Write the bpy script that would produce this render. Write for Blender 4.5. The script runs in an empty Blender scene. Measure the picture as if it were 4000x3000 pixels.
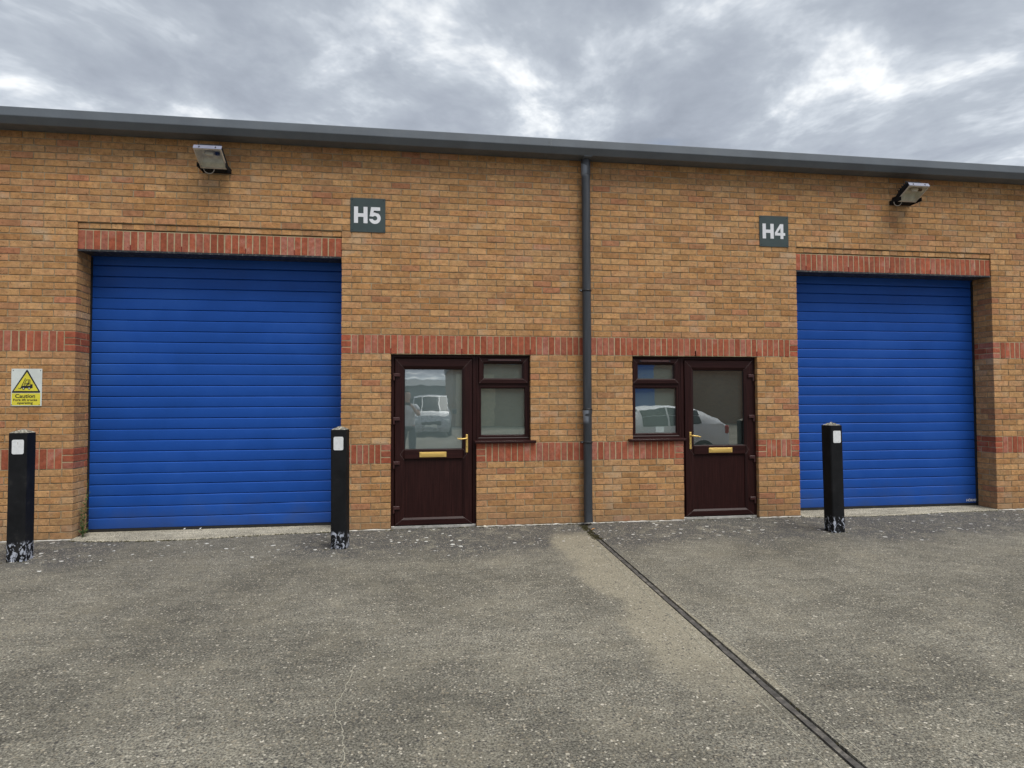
import bpy, bmesh, math, random
from mathutils import Vector, Matrix
R = math.radians
rng = random.Random(7)
scene = bpy.context.scene
COL = scene.collection

# ------------------------------------------------------------------ camera
YAW, PIT, ROL = 0.1418, 0.0306, -0.0035
CAM = Vector((0.9576, -7.2176, 1.4627))
fw = Vector((math.sin(YAW)*math.cos(PIT), math.cos(YAW)*math.cos(PIT), math.sin(PIT)))
rt = Vector((math.cos(YAW), -math.sin(YAW), 0)); up = rt.cross(fw)
r2 = rt*math.cos(ROL)+up*math.sin(ROL); u2 = -rt*math.sin(ROL)+up*math.cos(ROL)
cd = bpy.data.cameras.new('camera'); cam = bpy.data.objects.new('camera', cd); COL.objects.link(cam)
cd.sensor_width = 36; cd.lens = 2380.2/4000*36; cd.clip_start = 0.02; cd.clip_end = 3000
cam.matrix_world = Matrix(((r2.x, u2.x, -fw.x, CAM.x), (r2.y, u2.y, -fw.y, CAM.y), (r2.z, u2.z, -fw.z, CAM.z), (0, 0, 0, 1)))
scene.camera = cam
F = 2380.2/4000
def proj(p):
    d = Vector(p)-CAM; z = d.dot(fw)
    return (0.5+F*d.dot(r2)/z, 0.375-F*d.dot(u2)/z)

# ------------------------------------------------------------------ node helper
def nd(nt, typ, ins=None, **props):
    n = nt.nodes.new(typ)
    for k, v in props.items(): setattr(n, k, v)
    for k, v in (ins or {}).items():
        s = n.inputs[k]
        if isinstance(v, bpy.types.NodeSocket): nt.links.new(v, s)
        elif isinstance(v, bpy.types.Node): nt.links.new(v.outputs[0], s)
        else: s.default_value = v
    return n
def ramp(nt, fac, stops, interp='LINEAR'):
    n = nd(nt, 'ShaderNodeValToRGB', {0: fac}); e = n.color_ramp.elements; n.color_ramp.interpolation = interp
    while len(e) < len(stops): e.new(0.5)
    for i, (p, c) in enumerate(stops):
        e[i].position = p; e[i].color = (c, c, c, 1) if isinstance(c, (int, float)) else (*c, 1)
    return n.outputs[0]
def mth(nt, op, a, b=0.0, c=0.0, clamp=False): return nd(nt, 'ShaderNodeMath', {0: a, 1: b, 2: c}, operation=op, use_clamp=clamp).outputs[0]
def mix(nt, f, a, b, mode='MIX'):
    n = nd(nt, 'ShaderNodeMix', None, data_type='RGBA', blend_type=mode, clamp_factor=True)
    for i, v in ((0, f), (6, a), (7, b)):
        s = n.inputs[i]
        if isinstance(v, bpy.types.NodeSocket): nt.links.new(v, s)
        else: s.default_value = v if isinstance(v, (int, float)) else (*v[:3], 1)
    return n.outputs[2]
def mrange(nt, v, a, b, c=0.0, d=1.0, smooth=True):
    return nd(nt, 'ShaderNodeMapRange', {0: v, 1: a, 2: b, 3: c, 4: d}, interpolation_type='SMOOTHSTEP' if smooth else 'LINEAR').outputs[0]
def noise(nt, vec, scale, detail=4.0, rough=0.55, dist=0.0):
    return nd(nt, 'ShaderNodeTexNoise', {'Vector': vec, 'Scale': scale, 'Detail': detail, 'Roughness': rough, 'Distortion': dist})
def mapping(nt, vec, scale=(1, 1, 1), rot=(0, 0, 0), loc=(0, 0, 0)):
    return nd(nt, 'ShaderNodeMapping', {'Vector': vec, 'Scale': scale, 'Rotation': rot, 'Location': loc}).outputs[0]

# ------------------------------------------------------------------ world, sun, exposure
SUN_EL, SUN_AZ = R(60), R(32)          # azimuth measured from -Y towards +X
sdir = Vector((math.cos(SUN_EL)*math.sin(SUN_AZ), -math.cos(SUN_EL)*math.cos(SUN_AZ), math.sin(SUN_EL)))
w = bpy.data.worlds.new('World'); scene.world = w; w.use_nodes = True
nt = w.node_tree; nt.nodes.clear()
tc = nd(nt, 'ShaderNodeTexCoord')
sep = nd(nt, 'ShaderNodeSeparateXYZ', {0: tc.outputs['Generated']})
zz = mth(nt, 'ADD', mth(nt, 'MAXIMUM', sep.outputs[2], 0.0), 0.10)
cx = mth(nt, 'DIVIDE', sep.outputs[0], zz); cy = mth(nt, 'DIVIDE', sep.outputs[1], zz)
cv = nd(nt, 'ShaderNodeCombineXYZ', {0: cx, 1: cy, 2: 3.7}).outputs[0]
warp = noise(nt, cv, 1.3, 2, 0.5)
cvw = nd(nt, 'ShaderNodeVectorMath', {0: cv, 1: nd(nt, 'ShaderNodeVectorMath', {0: warp.outputs[1], 3: 0.32}, operation='SCALE').outputs[0]}, operation='ADD').outputs[0]
big = noise(nt, mapping(nt, cvw, (1, 0.85, 1), (0, 0, 0.5), (1.3, 0.4, 0)), 1.5, 2, 0.5).outputs[0]
mid = noise(nt, mapping(nt, cvw, (1.0, 0.85, 1), (0, 0, 0.5), (3, 1, 0)), 3.4, 5, 0.58).outputs[0]
fine = noise(nt, mapping(nt, cvw, (1, 1, 1), (0, 0, 0.4)), 8.0, 4, 0.6).outputs[0]
dens = mth(nt, 'ADD', mth(nt, 'MULTIPLY', big, 0.42), mth(nt, 'ADD', mth(nt, 'MULTIPLY', mid, 0.42), mth(nt, 'MULTIPLY', fine, 0.16)))
cloud = ramp(nt, dens, [(0.37, (0.146, 0.163, 0.193)), (0.455, (0.174, 0.193, 0.225)), (0.515, (0.206, 0.227, 0.258)), (0.56, (0.27, 0.292, 0.322)), (0.625, (0.47, 0.48, 0.485))])
cloud = nd(nt, 'ShaderNodeVectorMath', {0: cloud, 3: mrange(nt, sep.outputs[2], 0.15, 0.75, 1.10, 0.95, False)}, operation='SCALE').outputs[0]
sky = nd(nt, 'ShaderNodeTexSky', None, sky_type='NISHITA', sun_disc=False, sun_elevation=SUN_EL, sun_rotation=math.pi-SUN_AZ, air_density=1.0, dust_density=1.5)
skyc = nd(nt, 'ShaderNodeVectorMath', {0: sky.outputs[0], 3: 0.06}, operation='SCALE').outputs[0]
gap = mrange(nt, big, 0.25, 0.17)
allsky = mix(nt, mth(nt, 'MULTIPLY', gap, 0.6), cloud, skyc)
bg = nd(nt, 'ShaderNodeBackground', {0: allsky, 1: 1.0})
nd(nt, 'ShaderNodeOutputWorld', {0: bg})

sl = bpy.data.lights.new('sun', 'SUN'); sl.energy = 1.5; sl.angle = R(40); sl.color = (1.0, 0.965, 0.91)
so = bpy.data.objects.new('sun', sl); COL.objects.link(so)
so.rotation_euler = sdir.to_track_quat('Z', 'Y').to_euler(); so.location = sdir*60
vs = scene.view_settings; vs.view_transform = 'Standard'; vs.look = 'None'; vs.gamma = 1; vs.use_curve_mapping = False
vs.exposure = 1.22
scene.render.engine = 'CYCLES'
scene.cycles.max_bounces = 6; scene.cycles.diffuse_bounces = 3; scene.cycles.glossy_bounces = 3
scene.render.resolution_x = 1024; scene.render.resolution_y = 768

# ------------------------------------------------------------------ materials
M = {}
def mat(name):
    m = bpy.data.materials.new(name); m.use_nodes = True; M[name] = m
    nt = m.node_tree; b = nt.nodes['Principled BSDF']
    geo = nd(nt, 'ShaderNodeNewGeometry'); return m, nt, b, geo.outputs['Position']
def link(nt, a, b): nt.links.new(a, b)
def bump(nt, b, h, strength, dist):
    n = nd(nt, 'ShaderNodeBump', {'Strength': strength, 'Distance': dist, 'Height': h}); nt.links.new(n.outputs[0], b.inputs['Normal'])
def simple(name, col, rough=0.5, metal=0.0, var=0.12, vscale=6.0, spec=0.5, bmp=0.0, bscale=60, dirt=None):
    m, nt, b, P = mat(name)
    n = noise(nt, P, vscale, 5).outputs[0]
    f = mrange(nt, n, 0.3, 0.7, 1-var, 1+var)
    c = nd(nt, 'ShaderNodeVectorMath', {0: col, 3: f}, operation='SCALE').outputs[0]
    if dirt:
        c = mix(nt, mth(nt, 'MULTIPLY', mrange(nt, noise(nt, P, dirt[1], 7, 0.65).outputs[0], 0.5, 0.68), dirt[2]), c, dirt[0])
    link(nt, c, b.inputs['Base Color'])
    r = mrange(nt, noise(nt, P, vscale*3, 4).outputs[0], 0.3, 0.7, max(0.02, rough-0.08), min(1, rough+0.1)); link(nt, r, b.inputs['Roughness'])
    b.inputs['Metallic'].default_value = metal; b.inputs['Specular IOR Level'].default_value = spec
    if bmp: bump(nt, b, noise(nt, P, bscale, 6).outputs[0], bmp, 0.004)
    return m

def brick_mat(name, stops, speck, effl, efscale, efamt, redmix):
    m, nt, b, P = mat(name)
    a = nd(nt, 'ShaderNodeAttribute', None, attribute_name='rnd').outputs['Fac']
    a2 = nd(nt, 'ShaderNodeAttribute', None, attribute_name='rnd2').outputs['Fac']
    c = ramp(nt, a, stops)
    sh = nd(nt, 'ShaderNodeVectorMath', {0: P, 1: nd(nt, 'ShaderNodeCombineXYZ', {0: mth(nt, 'MULTIPLY', a, 37.0), 1: mth(nt, 'MULTIPLY', a2, 19.0)}).outputs[0]}, operation='ADD').outputs[0]
    n1 = noise(nt, sh, 14, 3, 0.6, 0.6).outputs[0]
    c = mix(nt, mth(nt, 'MULTIPLY', mrange(nt, n1, 0.50, 0.66), 0.55), c, redmix)
    n2 = noise(nt, sh, 22, 3, 0.6).outputs[0]
    f = mth(nt, 'MULTIPLY', mrange(nt, n2, 0.28, 0.72, 0.80, 1.18), mrange(nt, a2, 0.0, 1.0, 0.87, 1.16, False)); c = nd(nt, 'ShaderNodeVectorMath', {0: c, 3: f}, operation='SCALE').outputs[0]
    # pale mortar smears / efflorescence, whole-wall scale and per brick
    e = mth(nt, 'MULTIPLY', mrange(nt, noise(nt, P, efscale, 5, 0.62).outputs[0], 0.50, 0.70), mrange(nt, a2, 0.35, 1.0, 0.15, 1.0))
    c = mix(nt, mth(nt, 'MULTIPLY', e, efamt), c, effl)
    shw = nd(nt, 'ShaderNodeVectorMath', {0: sh, 1: nd(nt, 'ShaderNodeVectorMath', {0: noise(nt, sh, 75, 2, 0.7).outputs[1], 3: 0.024}, operation='SCALE').outputs[0]}, operation='ADD').outputs[0]
    v = nd(nt, 'ShaderNodeTexVoronoi', {'Vector': shw, 'Scale': 66.0, 'Randomness': 1.0})
    vr = nd(nt, 'ShaderNodeSeparateColor', {0: v.outputs['Color']}).outputs[0]
    sp = mth(nt, 'MULTIPLY', mrange(nt, v.outputs['Distance'], 0.46, 0.10), mrange(nt, vr, 0.62, 0.95))
    c = mix(nt, mth(nt, 'MULTIPLY', sp, 0.9), c, speck)
    sp2 = mrange(nt, noise(nt, sh, 120, 3, 0.75).outputs[0], 0.57, 0.70)
    c = mix(nt, mth(nt, 'MULTIPLY', sp2, 0.45), c, speck)
    # splash-back grime from the yard, patchy
    zc = nd(nt, 'ShaderNodeSeparateXYZ', {0: P}).outputs[2]
    g = mth(nt, 'MULTIPLY', mrange(nt, mth(nt, 'ADD', zc, mth(nt, 'MULTIPLY', noise(nt, P, 3, 6).outputs[0], 0.5)), 0.62, 0.25), 0.4)
    c = mix(nt, g, c, (0.23, 0.16, 0.10))
    link(nt, c, b.inputs['Base Color']); b.inputs['Roughness'].default_value = 0.92; b.inputs['Specular IOR Level'].default_value = 0.25
    h = mth(nt, 'ADD', mth(nt, 'MULTIPLY', noise(nt, sh, 70, 3, 0.7).outputs[0], 1.0), mth(nt, 'MULTIPLY', sp, -0.5))
    bump(nt, b, h, 0.7, 0.004)
    return m
brick_mat('buff_brick', [(0.0, (0.395, 0.201, 0.080)), (0.25, (0.440, 0.238, 0.098)), (0.5, (0.480, 0.278, 0.124)), (0.72, (0.445, 0.246, 0.116)), (0.88, (0.405, 0.205, 0.100)), (1.0, (0.375, 0.160, 0.085))],
          (0.10, 0.042, 0.018), (0.47, 0.37, 0.26), 2.6, 0.65, (0.38, 0.185, 0.088))
brick_mat('red_brick', [(0.0, (0.30, 0.082, 0.043)), (0.5, (0.35, 0.102, 0.055)), (0.8, (0.335, 0.114, 0.070)), (1.0, (0.38, 0.160, 0.115))],
          (0.24, 0.06, 0.035), (0.47, 0.28, 0.225), 7.0, 0.60, (0.35, 0.095, 0.05))
def mortar(name, stops):
    m, nt, b, P = mat(name)
    c = ramp(nt, noise(nt, P, 5, 8, 0.65).outputs[0], stops)
    c = mix(nt, mth(nt, 'MULTIPLY', noise(nt, P, 160, 4).outputs[0], 0.3), c, (0.2, 0.15, 0.09))
    link(nt, c, b.inputs['Base Color']); b.inputs['Roughness'].default_value = 0.95; bump(nt, b, noise(nt, P, 110, 6, 0.7).outputs[0], 0.8, 0.004)
mortar('mortar', [(0.3, (0.20, 0.15, 0.085)), (0.5, (0.30, 0.23, 0.14)), (0.7, (0.46, 0.38, 0.25))])
mortar('pale_mortar', [(0.3, (0.30, 0.23, 0.13)), (0.5, (0.43, 0.345, 0.205)), (0.7, (0.58, 0.48, 0.32))])
m, nt, b, P = mat('far_brick')
bt = nd(nt, 'ShaderNodeTexBrick', {'Vector': mapping(nt, P, (1, 1, 1), (R(90), 0, 0)), 'Color1': (0.26, 0.15, 0.09, 1), 'Color2': (0.20, 0.11, 0.07, 1), 'Mortar': (0.22, 0.18, 0.13, 1), 'Scale': 1.0, 'Mortar Size': 0.008, 'Brick Width': 0.225, 'Row Height': 0.075})
link(nt, bt.outputs[0], b.inputs['Base Color']); b.inputs['Roughness'].default_value = 0.9

# concrete yard
def concrete(name, base, stains=True):
    m, nt, b, P = mat(name)
    s = nd(nt, 'ShaderNodeSeparateXYZ', {0: P}); X, Y = s.outputs[0], s.outputs[1]
    P2 = nd(nt, 'ShaderNodeCombineXYZ', {0: X, 1: Y, 2: 0.0}).outputs[0]
    big = noise(nt, P2, 0.75, 6, 0.6).outputs[0]; md = noise(nt, P2, 5.5, 4, 0.65).outputs[0]
    br = noise(nt, mapping(nt, P2, (2.2, 26, 1), (0, 0, R(4))), 1.0, 4, 0.7).outputs[0]
    gr = noise(nt, P2, 85, 3, 0.8).outputs[0]
    k = lambda f: tuple(v*f for v in base)
    g2 = noise(nt, mapping(nt, P2, (19, 23, 1), (0, 0, R(12))), 1.0, 5, 0.7).outputs[0]
    t = mth(nt, 'MULTIPLY', mrange(nt, big, 0.32, 0.68, 0.72, 1.26), mrange(nt, md, 0.3, 0.7, 0.84, 1.16))
    t = mth(nt, 'MULTIPLY', t, mrange(nt, br, 0.3, 0.7, 0.84, 1.16)); t = mth(nt, 'MULTIPLY', t, mrange(nt, gr, 0.34, 0.66, 0.30, 1.70)); t = mth(nt, 'MULTIPLY', t, mrange(nt, g2, 0.3, 0.7, 0.84, 1.16))
    c = nd(nt, 'ShaderNodeVectorMath', {0: base, 3: t}, operation='SCALE').outputs[0]
    c = mix(nt, mth(nt, 'MULTIPLY', mrange(nt, noise(nt, P2, 2.3, 6, 0.6).outputs[0], 0.45, 0.7), 0.30), c, (0.28, 0.255, 0.19))
    pale = None
    if stains:
        # grime/lichen growth along the wall foot, with its own ragged shape
        yn = mth(nt, 'ADD', Y, mth(nt, 'MULTIPLY', mth(nt, 'SUBTRACT', noise(nt, P2, 0.9, 5, 0.6).outputs[0], 0.5), 2.0))
        d = mrange(nt, yn, -1.6, -0.9)
        # washed clean in front of the left shutter
        wl = mth(nt, 'MULTIPLY', mrange(nt, X, -2.35, -1.9), mrange(nt, X, -0.2, -0.7))
        d = mth(nt, 'MULTIPLY', d, mth(nt, 'SUBTRACT', 1.0, mth(nt, 'MULTIPLY', wl, 0.9)))
        dd = mth(nt, 'MULTIPLY', d, mrange(nt, noise(nt, P2, 4.5, 6, 0.75).outputs[0], 0.36, 0.52))
        # run-off washed band beside the joint
        xw = mth(nt, 'ADD', X, mth(nt, 'MULTIPLY', mth(nt, 'SUBTRACT', noise(nt, P2, 1.6, 5).outputs[0], 0.5), 0.55))
        pl = mth(nt, 'MULTIPLY', mth(nt, 'MULTIPLY', mrange(nt, xw, 2.22, 2.36), mth(nt, 'LESS_THAN', X, 2.78)), mth(nt, 'MULTIPLY', mrange(nt, yn, -4.6, -3.6), mrange(nt, Y, -0.35, -0.75)))
        dd = mth(nt, 'MULTIPLY', dd, mth(nt, 'SUBTRACT', 1.0, mth(nt, 'MULTIPLY', pl, 0.9)))
        dk = nd(nt, 'ShaderNodeVectorMath', {0: (0.074, 0.073, 0.073), 3: mrange(nt, gr, 0.32, 0.68, 0.45, 1.55)}, operation='SCALE').outputs[0]
        dd = mth(nt, 'MULTIPLY', dd, mrange(nt, noise(nt, P2, 26, 3, 0.7).outputs[0], 0.36, 0.50, 0.55, 1.0))
        c = mix(nt, mth(nt, 'MULTIPLY', dd, 0.92), c, dk)
        c = mix(nt, mth(nt, 'MULTIPLY', pl, 0.60), c, (0.36, 0.325, 0.24))
    # exposed stones
    for sc, thr, rad, amt in ((42, 0.86, 0.36, 1.0), (80, 0.50, 0.42, 0.95)):
        v = nd(nt, 'ShaderNodeTexVoronoi', {'Vector': P2, 'Scale': float(sc)}); vc = nd(nt, 'ShaderNodeSeparateColor', {0: v.outputs['Color']})
        st = mth(nt, 'MULTIPLY', mrange(nt, v.outputs['Distance'], rad+0.1, rad-0.08), mth(nt, 'GREATER_THAN', vc.outputs[0], thr))
        sc_ = ramp(nt, vc.outputs[1], [(0.0, (0.05, 0.049, 0.048)), (0.3, (0.115, 0.108, 0.095)), (0.62, (0.235, 0.205, 0.15)), (0.85, (0.36, 0.325, 0.255)), (1.0, (0.60, 0.56, 0.47))])
        c = mix(nt, mth(nt, 'MULTIPLY', st, amt), c, sc_)
    pit = mrange(nt, noise(nt, P2, 95, 3, 0.6).outputs[0], 0.56, 0.66)
    c = mix(nt, mth(nt, 'MULTIPLY', pit, 0.7), c, k(0.25))
    if stains:
        # white and dark lichen spots
        dw = mrange(nt, yn, -2.0, -0.9)
        wob = nd(nt, 'ShaderNodeVectorMath', {0: P2, 1: nd(nt, 'ShaderNodeVectorMath', {0: noise(nt, P2, 22, 2).outputs[1], 3: 0.05}, operation='SCALE').outputs[0]}, operation='ADD').outputs[0]
        for sc, thr, colr, am in ((11.0, 0.72, (0.70, 0.70, 0.66), 0.9), (19.0, 0.80, (0.66, 0.66, 0.62), 0.9), (15.0, 0.72, (0.06, 0.06, 0.058), 0.7), (33.0, 0.6, (0.07, 0.07, 0.068), 0.7)):
            v = nd(nt, 'ShaderNodeTexVoronoi', {'Vector': wob, 'Scale': sc})
            vc = nd(nt, 'ShaderNodeSeparateColor', {0: v.outputs['Color']})
            rr = mrange(nt, vc.outputs[1], 0, 1, 0.08, 0.26, False)
            sp = mth(nt, 'MULTIPLY', mth(nt, 'LESS_THAN', v.outputs['Distance'], rr), mth(nt, 'GREATER_THAN', mth(nt, 'MULTIPLY', vc.outputs[0], dw), thr))
            c = mix(nt, mth(nt, 'MULTIPLY', sp, am), c, colr)
    link(nt, c, b.inputs['Base Color']); b.inputs['Roughness'].default_value = 0.9; b.inputs['Specular IOR Level'].default_value = 0.3
    v = nd(nt, 'ShaderNodeTexVoronoi', {'Vector': P2, 'Scale': 95.0})
    h = mth(nt, 'ADD', mth(nt, 'MULTIPLY', v.outputs['Distance'], -0.6), mth(nt, 'ADD', mth(nt, 'MULTIPLY', br, 0.8), gr))
    bump(nt, b, h, 1.0, 0.006)
    return m
concrete('concrete', (0.172, 0.163, 0.133))
concrete('pale_concrete', (0.40, 0.37, 0.29), False)
concrete('far_ground', (0.22, 0.215, 0.20), False)
simple('sealant', (0.072, 0.067, 0.061), 0.85, var=0.35, vscale=25, bmp=1.0, bscale=70, dirt=((0.22, 0.20, 0.17), 14, 0.8))
simple('white_sealant', (0.50, 0.48, 0.44), 0.8, var=0.3, vscale=9, dirt=((0.07, 0.07, 0.05), 7, 0.95), bmp=0.6)

# painted steel shutter
m, nt, b, P = mat('blue_paint')
n = noise(nt, P, 1.4, 6, 0.6).outputs[0]
c = ramp(nt, n, [(0.3, (0.0115, 0.073, 0.340)), (0.5, (0.0130, 0.082, 0.385)), (0.7, (0.019, 0.096, 0.415))])
sc = mrange(nt, noise(nt, mapping(nt, P, (3, 1, 20)), 1.5, 9, 0.75).outputs[0], 0.64, 0.74)
c = mix(nt, mth(nt, 'MULTIPLY', sc, 0.25), c, (0.12, 0.21, 0.45))
dz = nd(nt, 'ShaderNodeSeparateXYZ', {0: P}).outputs[2]
dz = mth(nt, 'MULTIPLY', mrange(nt, mth(nt, 'ADD', dz, mth(nt, 'MULTIPLY', noise(nt, P, 4, 6).outputs[0], 0.9)), 0.85, 0.35), 0.35)
c = mix(nt, dz, c, (0.055, 0.085, 0.19))
link(nt, c, b.inputs['Base Color']); link(nt, mrange(nt, n, 0.3, 0.7, 0.42, 0.58), b.inputs['Roughness']); b.inputs['Specular IOR Level'].default_value = 0.2
bump(nt, b, noise(nt, P, 420, 3).outputs[0], 0.12, 0.001)

def grain(name, ax):
    m, nt, b, P = mat(name)
    n = noise(nt, mapping(nt, P, (3, 60, 110) if ax == 'x' else (110, 60, 3)), 1.0, 6, 0.65).outputs[0]
    c = ramp(nt, n, [(0.3, (0.0135, 0.0044, 0.0042)), (0.5, (0.023, 0.0073, 0.0068)), (0.68, (0.037, 0.0118, 0.0105))])
    link(nt, c, b.inputs['Base Color']); b.inputs['Roughness'].default_value = 0.40; b.inputs['Specular IOR Level'].default_value = 0.2
    bump(nt, b, n, 0.25, 0.001)
grain('mahogany_x', 'x'); grain('mahogany_z', 'z')
simple('weld_line', (0.16, 0.12, 0.115), 0.5)
simple('hinge_plastic', (0.050, 0.017, 0.016), 0.38)
simple('vent_brown', (0.085, 0.045, 0.045), 0.35)
simple('black_gasket', (0.010, 0.010, 0.011), 0.6)
simple('brass', (0.80, 0.55, 0.17), 0.38, metal=0.55, var=0.04)
simple('chrome', (0.6, 0.6, 0.6), 0.25, metal=1)
simple('aluminium', (0.52, 0.51, 0.48), 0.5, metal=0.4, var=0.2, dirt=((0.12, 0.11, 0.08), 9, 0.7))
simple('gutter_grey', (0.112, 0.130, 0.150), 0.5, var=0.10, vscale=2.5, dirt=((0.15, 0.16, 0.165), 4, 0.25))
simple('roof_grey', (0.16, 0.17, 0.18), 0.6)
simple('black_steel', (0.022, 0.024, 0.027), 0.5, var=0.3, dirt=((0.35, 0.34, 0.32), 26, 0.35))
simple('black_rubber', (0.012, 0.012, 0.013), 0.75)
simple('clip_black', (0.013, 0.014, 0.016), 0.4)
simple('weep_plastic', (0.20, 0.022, 0.010), 0.5)
simple('sign_green', (0.036, 0.056, 0.056), 0.45, var=0.12, vscale=4)
simple('sign_white', (0.72, 0.73, 0.76), 0.5, var=0.05)
simple('caution_white', (0.62, 0.66, 0.63), 0.4, var=0.07)
simple('caution_yellow', (0.68, 0.60, 0.045), 0.45, var=0.07, vscale=15)
simple('caution_black', (0.012, 0.011, 0.016), 0.45)
simple('screw_dark', (0.03, 0.03, 0.03), 0.4, metal=0.6)
simple('reflector_white', (0.72, 0.74, 0.75), 0.35, var=0.05, vscale=30, dirt=((0.42, 0.42, 0.40), 40, 0.3))
simple('paper', (0.75, 0.78, 0.78), 0.7)
simple('flood_black', (0.012, 0.012, 0.014), 0.85, spec=0.2)
simple('flood_skylit', (0.19, 0.20, 0.27), 0.4, var=0.1)  # sky light on the black housing's upper lip, put into the colour
simple('flood_rim', (0.55, 0.50, 0.42), 0.5, var=0.15, vscale=20)
simple('flood_reflector', (0.62, 0.62, 0.54), 0.4, metal=0.15, var=0.15, vscale=18)
simple('bulb_white', (0.55, 0.53, 0.45), 0.35)
simple('cable_grey', (0.42, 0.38, 0.33), 0.6)
simple('moss', (0.046, 0.040, 0.013), 0.95, var=0.5, vscale=40, bmp=1.0, bscale=200)
simple('weed_green', (0.075, 0.125, 0.035), 0.7, var=0.3, vscale=30)
simple('dead_leaf', (0.42, 0.20, 0.07), 0.7, var=0.3, vscale=80)
simple('pebble', (0.60, 0.56, 0.46), 0.8, var=0.2)
simple('crack_filler', (0.36, 0.34, 0.27), 0.9, var=0.3, vscale=30)
simple('film_pale', (0.275, 0.305, 0.32), 0.85, var=0.06, vscale=1.5)
simple('film_dark', (0.060, 0.068, 0.066), 0.85, var=0.12, vscale=1.5)
simple('film_green', (0.23, 0.265, 0.25), 0.85, var=0.08, vscale=1.5)
# bollard paint: black with the older white coat showing through where it is chipped low down
m, nt, b, P = mat('bollard_black')
z = nd(nt, 'ShaderNodeSeparateXYZ', {0: P}).outputs[2]
n = noise(nt, mapping(nt, P, (1, 1, 0.6)), 26, 6, 0.65, 0.8).outputs[0]
lim = mth(nt, 'MULTIPLY', mrange(nt, mth(nt, 'ADD', z, mth(nt, 'MULTIPLY', noise(nt, P, 9, 3).outputs[0], 0.10)), 0.235, 0.19), mrange(nt, n, 0.53, 0.56))
c = ramp(nt, noise(nt, P, 6, 7, 0.65).outputs[0], [(0.35, (0.0055, 0.006, 0.007)), (0.62, (0.011, 0.0115, 0.013)), (0.78, (0.035, 0.034, 0.032))])
c = mix(nt, lim, c, (0.42, 0.45, 0.52))
chip = mrange(nt, noise(nt, P, 60, 6, 0.7).outputs[0], 0.68, 0.74); c = mix(nt, mth(nt, 'MULTIPLY', chip, 0.5), c, (0.16, 0.15, 0.14))
link(nt, c, b.inputs['Base Color']); b.inputs['Roughness'].default_value = 0.6; b.inputs['Specular IOR Level'].default_value = 0.18
bump(nt, b, noise(nt, mapping(nt, P, (60, 60, 8)), 1, 6).outputs[0], 0.35, 0.003)
simple('cap_lichen', (0.17, 0.16, 0.13), 0.95, var=0.5, vscale=35, dirt=((0.66, 0.64, 0.55), 48, 0.95), bmp=1.0, bscale=90)
# downpipe: dark plastic with faded chalky patches
m, nt, b, P = mat('pipe_grey')
z = nd(nt, 'ShaderNodeSeparateXYZ', {0: P}); n = noise(nt, P, 7, 3, 0.5, 0.6).outputs[0]
lo = mth(nt, 'MULTIPLY', mrange(nt, z.outputs[2], 1.20, 1.26), mrange(nt, z.outputs[2], 1.385, 1.36))
hi = mth(nt, 'MULTIPLY', mrange(nt, z.outputs[2], 4.19, 4.24), 0.7)
side = mrange(nt, z.outputs[0], 2.91, 2.875)
patch = mth(nt, 'MULTIPLY', mth(nt, 'MAXIMUM', lo, hi), mth(nt, 'MULTIPLY', side, mrange(nt, n, 0.40, 0.46)))
c = ramp(nt, noise(nt, mapping(nt, P, (20, 20, 2.5)), 1, 6, 0.6).outputs[0], [(0.3, (0.026, 0.030, 0.036)), (0.55, (0.036, 0.041, 0.049)), (0.75, (0.056, 0.062, 0.072))])
c = mix(nt, mth(nt, 'MULTIPLY', patch, 0.75), c, (0.26, 0.29, 0.34))
link(nt, c, b.inputs['Base Color']); b.inputs['Roughness'].default_value = 0.45
# glass with a reflective film
def glass(name, refl, tint):
    m, nt, b, P = mat(name); nt.nodes.remove(b)
    bp = nd(nt, 'ShaderNodeBump', {'Strength': 0.05, 'Distance': 0.01, 'Height': noise(nt, P, 3.0, 2).outputs[0]})
    g = nd(nt, 'ShaderNodeBsdfGlossy', {'Color': (1, 1, 1, 1), 'Roughness': 0.006, 'Normal': bp.outputs[0]})
    t = nd(nt, 'ShaderNodeBsdfTransparent', {'Color': (*tint, 1)})
    mx = nd(nt, 'ShaderNodeMixShader', {0: refl, 1: t.outputs[0], 2: g.outputs[0]})
    nt.links.new(mx.outputs[0], nt.nodes['Material Output'].inputs[0])
glass('window_glass', 0.22, (0.92, 0.96, 0.95)); glass('lamp_glass', 0.06, (0.92, 0.92, 0.88))
simple('car_silver', (0.42, 0.43, 0.45), 0.3, metal=0.5, var=0.05); simple('car_white', (0.75, 0.76, 0.78), 0.3, var=0.03)
simple('car_window', (0.015, 0.017, 0.02), 0.06); simple('tyre', (0.015, 0.015, 0.015), 0.85); simple('rim', (0.35, 0.36, 0.38), 0.35, metal=0.8)
simple('tail_red', (0.35, 0.01, 0.012), 0.2); simple('lamp_clear', (0.7, 0.72, 0.75), 0.12); simple('trim_black', (0.015, 0.015, 0.016), 0.5); simple('plate_white', (0.75, 0.75, 0.7), 0.4)
simple('skin', (0.50, 0.30, 0.22), 0.6, var=0.05); simple('white_cloth', (0.68, 0.69, 0.74), 0.9, bmp=0.6, bscale=18); simple('dark_cloth', (0.03, 0.035, 0.05), 0.9); simple('hair', (0.05, 0.035, 0.025), 0.8)
simple('cladding_grey', (0.20, 0.215, 0.225), 0.5); simple('cladding_dark', (0.075, 0.08, 0.085), 0.6)
simple('tan_panel', (0.40, 0.32, 0.21), 0.8)

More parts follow.
